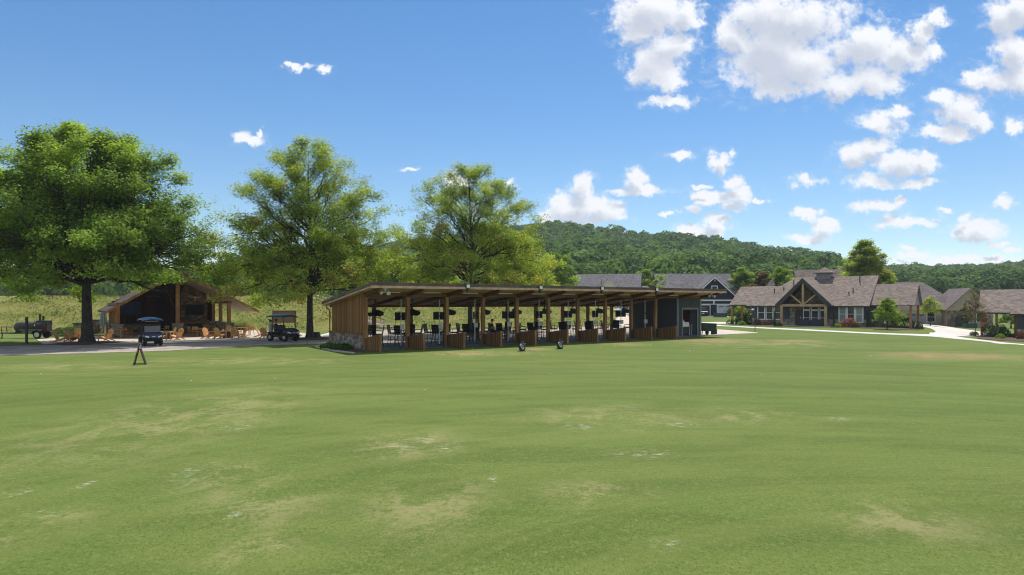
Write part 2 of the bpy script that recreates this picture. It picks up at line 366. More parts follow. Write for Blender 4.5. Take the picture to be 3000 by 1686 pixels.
class MB:
    def __init__(self): self.v = []; self.f = []; self.s = []
    def add(self, vs, fs, sm=False):
        n = len(self.v); self.v += [tuple(p) for p in vs]
        self.f += [tuple(i + n for i in q) for q in fs]; self.s += [sm] * len(fs)
        return self
    def box(self, c, s, rz=0.0, M=None):
        hx, hy, hz = s[0] / 2, s[1] / 2, s[2] / 2
        vs = [Vector((x, y, z)) for z in (-hz, hz) for (x, y) in ((-hx, -hy), (hx, -hy), (hx, hy), (-hx, hy))]
        T = Matrix.Translation(c) @ (M if M is not None else Matrix.Rotation(rz, 4, 'Z'))
        vs = [T @ p for p in vs]
        return self.add(vs, [(3, 2, 1, 0), (4, 5, 6, 7), (0, 1, 5, 4), (1, 2, 6, 5), (2, 3, 7, 6), (3, 0, 4, 7)])
    def bb(self, x0, x1, y0, y1, z0, z1):
        return self.box(((x0 + x1) / 2, (y0 + y1) / 2, (z0 + z1) / 2), (abs(x1 - x0), abs(y1 - y0), abs(z1 - z0)))
    def bar(self, p, q, w, h, up=(0, 0, 1)):
        p = Vector(p); q = Vector(q); d = q - p; L = d.length
        z = d.normalized(); u = Vector(up)
        if abs(z.dot(u)) > 0.98: u = Vector((0, 1, 0))
        x = u.cross(z).normalized(); y = z.cross(x)
        M = Matrix((x, y, z)).transposed().to_4x4()
        return self.box((p + q) / 2, (w, h, L), M=M)
    def tube(self, p, q, r0, r1=None, n=8, cap=True):
        return self.path([p, q], [r0, r0 if r1 is None else r1], n, cap)
    def path(self, pts, rad, n=8, cap=True):
        pts = [Vector(p) for p in pts]
        if isinstance(rad, (int, float)): rad = [rad] * len(pts)
        vs = []; fs = []
        prev = None
        for i, p in enumerate(pts):
            d = (pts[min(i + 1, len(pts) - 1)] - pts[max(i - 1, 0)]).normalized()
            if prev is None:
                u = Vector((0, 0, 1)) if abs(d.z) < 0.9 else Vector((1, 0, 0))
                x = d.cross(u).normalized()
            else:
                x = (prev - d * prev.dot(d)).normalized()
            prev = x; y = d.cross(x)
            for k in range(n):
                a = 2 * math.pi * k / n
                vs.append(p + (x * math.cos(a) + y * math.sin(a)) * rad[i])
        for i in range(len(pts) - 1):
            for k in range(n):
                fs.append((i * n + k, i * n + (k + 1) % n, (i + 1) * n + (k + 1) % n, (i + 1) * n + k))
        self.add(vs, fs, True)
        if cap:
            self.add(vs[:n][::-1], [tuple(range(n))]); self.add(vs[-n:], [tuple(range(n))])
        return self
    def lathe(self, prof, c=(0, 0, 0), n=16, axis='Z', sm=True):
        vs = []; fs = []
        for (r, z) in prof:
            for k in range(n):
                a = 2 * math.pi * k / n
                p = (r * math.cos(a), r * math.sin(a), z)
                if axis == 'X': p = (z, p[0], p[1])
                if axis == 'Y': p = (p[0], z, p[1])
                vs.append((p[0] + c[0], p[1] + c[1], p[2] + c[2]))
        for i in range(len(prof) - 1):
            for k in range(n):
                fs.append((i * n + k, i * n + (k + 1) % n, (i + 1) * n + (k + 1) % n, (i + 1) * n + k))
        self.add(vs, fs, sm)
        self.add(vs[:n], [tuple(range(n))[::-1]]); self.add(vs[-n:], [tuple(range(n))])
        return self
    def prism(self, poly, axis, a, b):
        """extrude a 2-D polygon along an axis; poly gives the other two coordinates in order"""
        def P(u, v, t):
            return {'X': (t, u, v), 'Y': (u, t, v), 'Z': (u, v, t)}[axis]
        n = len(poly); vs = [P(u, v, a) for u, v in poly] + [P(u, v, b) for u, v in poly]
        fs = [tuple(range(n))[::-1], tuple(range(n, 2 * n))] + [(i, (i + 1) % n, n + (i + 1) % n, n + i) for i in range(n)]
        return self.add(vs, fs)
    def build(self, name, m, parent=None, bevel=0.0, loc=None, rz=None):
        me = bpy.data.meshes.new(name); me.from_pydata(self.v, [], self.f); me.update()
        for p, s in zip(me.polygons, self.s): p.use_smooth = s
        me.materials.append(m)
        bm = bmesh.new(); bm.from_mesh(me); bmesh.ops.recalc_face_normals(bm, faces=bm.faces); bm.to_mesh(me); bm.free()
        o = bpy.data.objects.new(name, me); link(o, parent)
        if bevel:
            b = o.modifiers.new('bevel', 'BEVEL'); b.width = bevel; b.segments = 2; b.limit_method = 'ANGLE'
        if loc is not None: o.location = loc
        if rz is not None: o.rotation_euler = (0, 0, rz)
        return o

def copy_tree(o, parent=None):
    c = o.copy(); COL.objects.link(c)
    if parent is not None: c.parent = parent
    for ch in list(o.children): copy_tree(ch, c)
    return c

def quads_mesh(name, V, tint, m, k=4, parent=None, up=None):
    """V: (n,k,3) array of independent faces, tint: (n,)"""
    n = len(V)
    me = bpy.data.meshes.new(name)
    me.vertices.add(n * k); me.vertices.foreach_set('co', V.reshape(-1).astype(np.float32))
    me.loops.add(n * k); me.loops.foreach_set('vertex_index', np.arange(n * k, dtype=np.int32))
    me.polygons.add(n); me.polygons.foreach_set('loop_start', np.arange(0, n * k, k, dtype=np.int32))
    me.polygons.foreach_set('loop_total', np.full(n, k, dtype=np.int32))
    if up is not None:
        me.update(calc_edges=True); me.normals_split_custom_set_from_vertices(up.tolist())
    at = me.attributes.new('tint', 'FLOAT', 'FACE'); at.data.foreach_set('value', np.clip(tint, 0, 1).astype(np.float32))
    me.materials.append(m); me.update(calc_edges=True)
    o = bpy.data.objects.new(name, me); link(o, parent)
    return o

def leaf_quads(C, rng, size, nrm=None, jit=0.8, aspect=0.55):
    """diamond leaves at centres C with normals near nrm"""
    n = len(C)
    r = rng.normal(size=(n, 3)); r /= np.linalg.norm(r, axis=1)[:, None]
    nn = r if nrm is None else nrm + r * jit
    nn = nn / np.linalg.norm(nn, axis=1)[:, None]
    t = rng.normal(size=(n, 3)); t -= (t * nn).sum(1)[:, None] * nn; t /= np.linalg.norm(t, axis=1)[:, None]
    b = np.cross(nn, t)
    s = size * rng.uniform(0.65, 1.35, n)[:, None]
    return np.stack([C - t * s * 0.5, C + b * s * 0.5 * aspect - nn * s * 0.08, C + t * s * 0.5, C - b * s * 0.5 * aspect - nn * s * 0.08], axis=1)

# ---------------------------------------------------------------- terrain
def ss(t):
    t = np.clip(t, 0, 1); return t * t * (3 - 2 * t)

def ground_z(x, y):
    x = np.asarray(x, float); y = np.asarray(y, float)
    d1 = (y - (80 + 0.2 * x)) / 1.02
    d1 = d1 + 1.2 * np.sin(x * 0.13) + 0.6 * np.sin(x * 0.31 + 1)
    d2 = -(x - 17) * 0.97 + (y - 99) * 0.24
    bank = 3.95 * ss(d1 / 17) * ss(d2 / 11)
    rise = 1.0 * ss((y - 95) / 60) * (1 - ss(d1 / 17) * ss(d2 / 11)) * ss((70 - x) / 30)
    fall = -0.85 * ss((x - (y * 0.55 + 2)) / 12) * ss((y - 42) / 25)
    lump = 0.06 * np.sin(x * 0.21 + y * 0.13) * np.sin(y * 0.17 - x * 0.05) * ss((np.hypot(x, y - 20) - 20) / 40)
    return bank + rise + fall + lump * (1 - ss((30 - np.abs(x - 5)) / 10) * ss((y - 40) / 5) * ss((90 - y) / 5))

def hit(px, py):
    """ground point seen at a survey position"""
    a = (px - CX0) / FPX; b = (HY - py) / FPX
    Y = 5.0
    while Y < 400:
        if CAMH + b * Y < float(ground_z(a * Y, Y)): break
        Y *= 1.004
    lo, hi = Y / 1.004, Y
    for _ in range(20):
        m = (lo + hi) / 2
        if CAMH + b * m < float(ground_z(a * m, m)): hi = m
        else: lo = m
    return (a * hi, hi, float(ground_z(a * hi, hi)))

def axis_lines(lo, hi, step, far):
    c = list(np.arange(lo, hi + 0.01, step)); out = []
    d = step
    x = hi
    while x < far: d *= 1.35; x += d; out.append(x)
    d = step; x = lo; left = []
    while x > -far: d *= 1.35; x -= d; left.append(x)
    return np.array(left[::-1] + c + out)

gx = axis_lines(-75, 100, 1.25, 4200); gy = axis_lines(-2, 165, 1.25, 4200)
GX, GY = np.meshgrid(gx, gy); GZ = ground_z(GX, GY)
nx, ny = len(gx), len(gy)
me = bpy.data.meshes.new('ground')
me.from_pydata(np.stack([GX, GY, GZ], -1).reshape(-1, 3).tolist(), [], [(j * nx + i, j * nx + i + 1, (j + 1) * nx + i + 1, (j + 1) * nx + i) for j in range(ny - 1) for i in range(nx - 1)])
for p in me.polygons: p.use_smooth = True
ground = link(bpy.data.objects.new('ground', me)); tag(ground, kind='structure')
# rough = 1 on the unmown bank and plateau
at = me.attributes.new('rough_zone', 'FLOAT', 'POINT')
d1 = (GY - (80 + 0.2 * GX)) / 1.02 + 1.2 * np.sin(GX * 0.13) + 0.6 * np.sin(GX * 0.31 + 1)
rz_ = ss((d1 + 1.5) / 3.5) * ss((-(GX - 17) * 0.97 + (GY - 99) * 0.24 + 1) / 5)
at.data.foreach_set('value', rz_.reshape(-1).astype(np.float32))

m, nt, b = newmat('turf')
geo = N(nt, 'ShaderNodeNewGeometry'); P = geo.outputs['Position']
def mp_(vec, sc, rot=0.0):
    q = N(nt, 'ShaderNodeMapping'); q.inputs['Scale'].default_value = sc; q.inputs['Rotation'].default_value = (0, 0, rot); nt.links.new(vec, q.inputs[0]); return q.outputs[0]
big = noise(nt, mp_(P, (0.05, 0.085, 0.05)), 1.0, 6, 0.62, 0.6)
mid = noise(nt, P, 0.55, 5, 0.62)
fine = noise(nt, P, 9.0, 6, 0.72)
blade = noise(nt, mp_(P, (1, 0.5, 1)), 26.0, 8, 0.85)
mow = noise(nt, mp_(P, (0.16, 0.62, 1), R(-24)), 1.0, 5, 0.62, 0.5)
c = mixc(nt, smooth(nt, big, 0.34, 0.64), (0.086, 0.140, 0.023), (0.140, 0.184, 0.041))
c = mixc(nt, math_n(nt, 'MULTIPLY', smooth(nt, mow, 0.44, 0.58), 0.55), c, (0.062, 0.098, 0.017))
c = mixc(nt, math_n(nt, 'MULTIPLY', smooth(nt, mid, 0.50, 0.78), 0.45), c, (0.168, 0.188, 0.046))
c = mixc(nt, math_n(nt, 'MULTIPLY', smooth(nt, fine, 0.48, 0.66), 0.65), c, (0.190, 0.225, 0.068))
c = mixc(nt, math_n(nt, 'MULTIPLY', smooth(nt, blade, 0.48, 0.58), 0.8), c, (0.044, 0.076, 0.012))
grit = noise(nt, mp_(P, (1, 0.55, 1)), 55.0, 3, 0.9)
c = mixc(nt, math_n(nt, 'MULTIPLY', smooth(nt, grit, 0.52, 0.62), 0.6), c, (0.22, 0.25, 0.085))
c = mixc(nt, math_n(nt, 'MULTIPLY', smooth(nt, noise(nt, P, 2.3, 6, 0.75), 0.50, 0.70), 0.4), c, (0.062, 0.108, 0.018))
# worn, sandy and lush patches that lie at fixed spots of the range
def patch(x, y, rx, ry, rot=0.0):
    v = vmath(nt, 'SUBTRACT', P, (x, y, 0))
    v = mp_(v, (1 / rx, 1 / ry, 0), -rot) if not rot else mp_(vmath(nt, 'MULTIPLY', v, (1, 1, 0)), (1 / rx, 1 / ry, 0))
    return smooth(nt, vmath(nt, 'LENGTH', v), 1.25, 0.1)
def patches(lst):
    s = None
    for q in lst:
        f = patch(*q); s = f if s is None else math_n(nt, 'MAXIMUM', s, f)
    return s
def G2(px, py):
    Y = CAMH * FPX / (py - HY); return ((px - CX0) / FPX * Y, Y)
def pl(px, py, rx, ry):
    Y0 = G2(px, py); Ya = G2(px, py - ry)[1]; Yb = G2(px, py + ry)[1]
    return (Y0[0], (Ya + Yb) / 2, rx / FPX * Y0[1], (Ya - Yb) / 2)
thin = math_n(nt, 'ADD', math_n(nt, 'MULTIPLY', noise(nt, P, 7.5, 8, 0.8, 0.8), 0.5), math_n(nt, 'MULTIPLY', noise(nt, mp_(P, (1, 0.7, 1)), 0.9, 5, 0.65, 0.7), 0.5))
ringd = vmath(nt, 'DISTANCE', P, (5.5, 3.0, 0)); cr = N(nt, 'ShaderNodeCombineXYZ'); nt.links.new(ringd, cr.inputs[0])
c = mixc(nt, math_n(nt, 'MULTIPLY', smooth(nt, noise(nt, cr.outputs[0], 0.9, 3, 0.6), 0.45, 0.57), 0.24), c, (0.170, 0.198, 0.055))
tan_f = patches([pl(*q) for q in ((330,1290,420,170),(720,1500,260,130),(1250,1500,260,120),(740,1610,180,70),(60,1560,160,90),(650,1400,200,60),(560,1250,260,60),(1180,1310,220,60),(700,1060,420,14),(2250,1010,330,16),(1380,1036,240,10),(200,1075,300,16),(1800,1230,300,50),(2150,1220,240,30),(1750,1450,200,60),(2650,1530,260,90))])
c = mixc(nt, math_n(nt, 'MULTIPLY', math_n(nt, 'MULTIPLY', tan_f, smooth(nt, thin, 0.46, 0.58)), 0.62), c, (0.30, 0.265, 0.125))
wh_f = patches([pl(*q) for q in ((1190,1305,60,20),(1235,1290,50,16),(1310,1310,40,22),(1180,1320,30,12),(540,1390,46,26),(560,1410,40,16),(620,1362,26,10),(40,1446,60,16),(130,1505,60,14),(250,1420,30,20),(1700,1250,60,14),(2450,1228,60,9),(1990,1245,90,10),(690,1510,34,20),(1450,1405,24,12),(690,1250,60,12),(1880,1330,120,16),(1950,1595,60,22))])
c = mixc(nt, math_n(nt, 'MULTIPLY', math_n(nt, 'MULTIPLY', wh_f, smooth(nt, noise(nt, mp_(P, (1, 1.7, 1)), 4.2, 6, 0.78), 0.50, 0.66)), 0.85), c, (0.48, 0.45, 0.34))
br_f = patches([pl(*q) for q in ((2090,998,150,8),(1360,1036,90,6),(1575,1024,60,4),(2330,1000,120,5),(2800,1045,260,14),(1830,1010,90,5))])
c = mixc(nt, math_n(nt, 'MULTIPLY', math_n(nt, 'MULTIPLY', br_f, smooth(nt, thin, 0.35, 0.6)), 0.8), c, (0.32, 0.215, 0.115))
gr_f = patches([pl(*q) for q in ((955,1578,34,16),(540,1400,50,20),(680,1470,40,30))])
c = mixc(nt, math_n(nt, 'MULTIPLY', gr_f, 0.35), c, (0.070, 0.150, 0.020))
# unmown bank
ra = N(nt, 'ShaderNodeAttribute'); ra.attribute_name = 'rough_zone'
bk = mixc(nt, smooth(nt, noise(nt, P, 0.35, 5, 0.65), 0.38, 0.62), (0.115, 0.142, 0.027), (0.205, 0.195, 0.055))
bk = mixc(nt, math_n(nt, 'MULTIPLY', smooth(nt, noise(nt, P, 1.7, 5, 0.7), 0.5, 0.66), 0.6), bk, (0.10, 0.14, 0.028))
bk = mixc(nt, math_n(nt, 'MULTIPLY', smooth(nt, noise(nt, P, 3.1, 5, 0.75), 0.54, 0.68), 0.7), bk, (0.33, 0.265, 0.14))
c = mixc(nt, ra.outputs['Fac'], c, bk)
nt.links.new(c, b.inputs['Base Color']); b.inputs['Roughness'].default_value = 0.95; b.inputs['Specular IOR Level'].default_value = 0.1
bn = N(nt, 'ShaderNodeBump'); bn.inputs['Strength'].default_value = 0.55; bn.inputs['Distance'].default_value = 0.03
nt.links.new(math_n(nt, 'ADD', blade, math_n(nt, 'MULTIPLY', fine, 0.8)), bn.inputs['Height']); nt.links.new(bn.outputs[0], b.inputs['Normal'])
me.materials.append(m); M_turf = m
M_blade = m.copy(); M_blade.name = 'turf_blade'; bt = M_blade.node_tree; bp_ = bt.nodes['Principled BSDF']
tr = N(bt, 'ShaderNodeBsdfTranslucent'); mx = N(bt, 'ShaderNodeMixShader'); mx.inputs[0].default_value = 0.5
src = bp_.inputs['Base Color'].links[0].from_socket
bt.links.new(mixc(bt, 1.0, src, (1.35, 1.3, 0.9), 'MULTIPLY'), tr.inputs[0])
for l in list(bp_.inputs['Normal'].links): bt.links.remove(l)
bt.links.new(bp_.outputs[0], mx.inputs[1]); bt.links.new(tr.outputs[0], mx.inputs[2]); bt.links.new(mx.outputs[0], bt.nodes['Material Output'].inputs[0])

def resample(P_, n):
    P_ = np.array(P_, float); s = np.r_[0, np.cumsum(np.linalg.norm(np.diff(P_, axis=0), axis=1))]
    t = np.linspace(0, s[-1], n); return np.stack([np.interp(t, s, P_[:, i]) for i in range(P_.shape[1])], 1)

def strip(name, far, near, m, lift=0.03, n=90, k=6, px=True, thick=0.0):
    if px:
        far = [hit(*p)[:2] for p in far]; near = [hit(*p)[:2] for p in near]
    A = resample(far, n); B = resample(near, n)
    V = []
    for j in range(k + 1):
        t = j / k; Q = A * (1 - t) + B * t
        z = ground_z(Q[:, 0], Q[:, 1]) + lift
        V += [(q[0], q[1], zz) for q, zz in zip(Q, z)]
    F = [(j * n + i, j * n + i + 1, (j + 1) * n + i + 1, (j + 1) * n + i) for j in range(k) for i in range(n - 1)]
    mb = MB(); mb.add(V, F)
    # side skirts give the slab a real edge
    for row, s in ((0, 1), (k, -1)):
        e = V[row * n:(row + 1) * n]; mb.add(e + [(x, y, z - 0.12) for x, y, z in e], [(i, i + 1, n + i + 1, n + i) for i in range(n - 1)])
    o = mb.build(name, m); return tag(o, kind='structure')

# cart path with control joints
m, nt, b = newmat('cart_path_concrete')
geo = N(nt, 'ShaderNodeNewGeometry'); Pq = geo.outputs['Position']
c = mixc(nt, smooth(nt, noise(nt, Pq, 0.6, 6, 0.65), 0.35, 0.65), (0.27, 0.225, 0.20), (0.39, 0.335, 0.30))
sx = N(nt, 'ShaderNodeSeparateXYZ'); nt.links.new(Pq, sx.inputs[0])
ax_ = math_n(nt, 'ADD', math_n(nt, 'MULTIPLY', sx.outputs[0], 0.26), math_n(nt, 'MULTIPLY', sx.outputs[1], 0.08))
fr = math_n(nt, 'FRACT', ax_)
c = mixc(nt, math_n(nt, 'MULTIPLY', math_n(nt, 'LESS_THAN', fr, 0.012), 0.75), c, (0.10, 0.08, 0.07))
nt.links.new(c, b.inputs['Base Color']); b.inputs['Roughness'].default_value = 0.92
M_cart = m

strip('cart_path', [(-150,1017),(0,1015.5),(120,1013.5),(306,1009),(450,1004),(719,998),(860,992),(930,987),(980,976),(1080,970),(1200,968),(1350,967),(1500,965),(1640,962),(1780,957),(1900,953),(2000,949)],
      [(-150,1045),(0,1043),(125,1040),(300,1035),(498,1029),(699,1015.6),(850,1010),(960,1007),(1010,1012),(1099,1007.5),(1200,1003),(1320,998),(1489,991.5),(1640,985),(1796,979),(1900,975.5),(1985,973)], M_cart, 0.025, 140)
strip('patio', [(107,996),(200,990),(300,985),(420,977),(560,972),(720,967),(850,972),(930,984)],
      [(125,1009),(200,1010.5),(306,1007),(450,1002.5),(600,999.5),(719,996.5),(860,990.5),(929,986)], M_patio, 0.035, 60)
strip('kerb', [(250,1006.6),(450,1002.4),(600,999.4),(719,996.4),(860,990.4),(925,986.5),(975,975)],
      [(250,1011),(450,1006),(600,1002.6),(719,999.2),(860,993),(932,988.5),(985,978)], M_conc, 0.06, 80, 2)
strip('driveway', [(1800,958),(1796,945),(1815,925),(1836,911),(1840,908)], [(1990,955),(1975,945),(1950,925),(1935,911),(1930,908)], M_patio, 0.03, 60, 8)
strip('service_apron', [(2052,966),(2100,966),(2160,970),(2219,975.6)], [(2052,982),(2100,981),(2160,979),(2219,976.8)], M_patio, 0.025, 30)
strip('garden_path', [(2050,945.5),(2100,944.5),(2156,945.5),(2200,947)], [(2050,955),(2086,950.5),(2150,949),(2200,948.6)], M_conc, 0.03, 30)
strip('sidewalk', [(2060,951),(2100,953),(2190,958.4),(2300,963.4),(2420,969),(2540,975),(2640,979.3),(2700,980.5),(2742,981)],
      [(2060,953.6),(2100,955.8),(2190,961.2),(2300,966.8),(2420,972.6),(2540,978.8),(2640,983),(2700,986),(2742,988)], M_conc, 0.03, 90, 2)
strip('footpath', [(2725,975),(2785,983.5),(2830,991.5),(2900,999.5),(3000,1009.5),(3100,1019)],
      [(2720,986.5),(2790,993.5),(2840,997.5),(2900,1003.5),(3000,1013.2),(3100,1023)], M_conc, 0.033, 50, 2)
strip('house_driveway', [(2695,950),(2701,957),(2728,964),(2742,972),(2728,979),(2722,986)],
      [(2772,955),(2800,962),(2850,969),(2890,975),(2893,983),(2785,985)], M_conc, 0.027, 50, 10)
strip('garage_apron', [(2040,924.5),(2125,924.5)], [(2040,929),(2136,929)], M_conc, 0.03, 20)
def bed(name, pts, near, m=M_mulch): return strip(name, pts, near, m, 0.045, 40, 3)
bed('mulch_bed', [(2205,951),(2290,951.5)], [(2200,954.5),(2292,959)])
bed('mulch_bed', [(2430,955),(2560,956)], [(2432,960.5),(2560,963.5)])
bed('mulch_bed', [(2556,957),(2700,956)], [(2558,966),(2690,969)])
bed('mulch_bed', [(2870,983),(2950,985),(3040,990)], [(2862,993),(2950,1000),(3040,1003)])
bed('planting_strip', [(955,1013),(985,1012.5),(1068,1020)], [(952,1017),(985,1028),(1068,1034)])
tag(strip('gravel_edging', [(926,1017.5),(950,1022),(985,1028.5),(1040,1035)], [(924,1019.5),(948,1024.5),(983,1031),(1038,1037)], mat('pale_gravel', (0.30, 0.27, 0.22), (0.62, 0.58, 0.50), 0.9, 16, bump=0.8), 0.05, 40, 2), kind='structure')
for (px, py, r) in ((256, 1007, 3.0), (908, 994, 2.8), (1378, 982, 2.2)):
    x, y, z = hit(px, py)
    V = [(x, y, z + 0.13)]; F = []
    rg = random.Random(int(px))
    for k in range(28):
        a = 2 * math.pi * k / 28; rr = r * rg.uniform(0.82, 1.1)
        V.append((x + rr * math.cos(a) * 0.55, y + rr * math.sin(a) * 0.55, z + 0.10)); 
    for k in range(28):
        a = 2 * math.pi * k / 28; rr = r * rg.uniform(0.85, 1.1)
        V.append((x + rr * math.cos(a), y + rr * math.sin(a), z - 0.02))
    F = [(0, 1 + k, 1 + (k + 1) % 28) for k in range(28)] + [(1 + k, 29 + k, 29 + (k + 1) % 28, 1 + (k + 1) % 28) for k in range(28)]
    mb = MB(); mb.add(V, F, True); tag(mb.build('mulch_ring', M_mulch), kind='structure')

# ---------------------------------------------------------------- wooded hills
def hillmesh(name, ridge, D0, D1, D2, base=0.0):
    """ridge: (bearing, skyline) survey of the crown of the hill; the land climbs from D0 to D1, then falls away"""
    px = np.linspace(ridge[0][0], ridge[-1][0], 110); py = np.interp(px, [r[0] for r in ridge], [r[1] for r in ridge])
    a = (px - CX0) / FPX; zr = CAMH + (HY - py) / FPX * D1 - 12.0
    D = np.r_[np.linspace(D0, D1, 26), np.linspace(D1 + 30, D2, 8)]
    def H(ai, d):
        z1 = np.interp(ai, a, zr)
        t = np.clip((d - D0) / (D1 - D0), 0, 1); up = t ** 0.85 * (1 - 0.18 * np.sin(t * math.pi))
        g = 1.0 + 0.05 * np.sin(ai * 31 + d * 0.011) * np.sin(t * math.pi) + 0.05 * np.sin(ai * 63 + 2 - d * 0.02) * np.sin(t * math.pi)
        down = 1 - 0.7 * ss((d - D1) / (D2 - D1))
        return base - 1 + (z1 - base + 1) * up * g * np.where(d > D1, down, 1)
    V = [(ai * d, d, float(H(ai, d))) for d in D for ai in a]
    n = len(a); F = [(j * n + i, j * n + i + 1, (j + 1) * n + i + 1, (j + 1) * n + i) for j in range(len(D) - 1) for i in range(n - 1)]
    mb = MB(); mb.add(V, F, True)
    return tag(mb.build(name, M_hillsoil), kind='structure'), H, a[0], a[-1]
M_hillsoil = mat('forest_floor', (0.020, 0.030, 0.012), (0.03, 0.045, 0.018), 1.0, 0.2)

RG1 = [(-900,900),(-300,880),(0,870),(300,852),(560,816),(600,801),(640,783),(700,773),(800,755),(900,742),(1000,730),(1133,716),(1282,704),(1400,683),(1531,662),(1630,660),(1747,671),(1863,687),(1980,690),(2096,700),(2213,723),(2329,738),(2422,752),(2520,790),(2600,826),(2680,860),(2760,888)]
RG2 = [(2200,840),(2400,800),(2500,790),(2609,783),(2700,782),(2795,785),(2911,780),(2961,773),(3060,770),(3300,760),(3700,765)]
hill1, H1, a10, a11 = hillmesh('hill', RG1, 205, 560, 760)
hill2, H2, a20, a21 = hillmesh('hill', RG2, 240, 640, 860, -1)

rng = np.random.default_rng(5)
def make_forest(name, H, a0, a1, D0, D1, count, szr, label, keep=lambda px, d: True):
    Vs = []; Ts = []
    nleaf = 260
    # even-ish scatter
    for _ in range(count):
        d = math.sqrt(rng.uniform(D0 ** 2, (D1 + 25) ** 2)); a = rng.uniform(a0, a1)
        if not keep(a * FPX + CX0, d): continue
        g = float(H(a, d)); s = rng.uniform(*szr)
        h = s * rng.uniform(0.95, 1.35); cz = g + h * 0.62
        nl = nleaf if d < 330 else 170 if d < 450 else 120
        u = rng.normal(size=(nl, 3)); u /= np.linalg.norm(u, axis=1)[:, None]
        u[:, 2] = np.where(u[:, 2] < -0.35, -u[:, 2], u[:, 2])
        # a few lobes on each crown
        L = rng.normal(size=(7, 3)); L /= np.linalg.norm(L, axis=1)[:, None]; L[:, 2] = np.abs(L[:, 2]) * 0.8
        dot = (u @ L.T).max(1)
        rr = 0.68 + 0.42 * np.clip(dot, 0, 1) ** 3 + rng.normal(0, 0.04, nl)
        C = u * rr[:, None] * np.array([s * 0.52, s * 0.52, h * 0.55]) + np.array([a * d, d, cz])
        V = leaf_quads(C, rng, s * (0.125 if nl == nleaf else 0.15 if nl == 170 else 0.18), nrm=u * 1.3, jit=0.75, aspect=0.8)
        base = rng.uniform(0.05, 0.75); base = base + 0.25 * (rng.random() < 0.08)
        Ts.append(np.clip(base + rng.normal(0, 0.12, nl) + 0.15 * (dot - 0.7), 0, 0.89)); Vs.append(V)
    o = quads_mesh(name, np.concatenate(Vs), np.concatenate(Ts), M_hill)
    tag(o, label, 'forest', kind='stuff')
    return o
make_forest('forest', H1, a10 + 0.35, 0.55, 207, 560, 3900, (8.5, 12.5), 'dense dark green broadleaf forest covering the ridge behind the houses')
make_forest('forest', H2, 0.40, 0.84, 242, 640, 2300, (8, 11.5), 'green woods on the farther low ridge at the right')
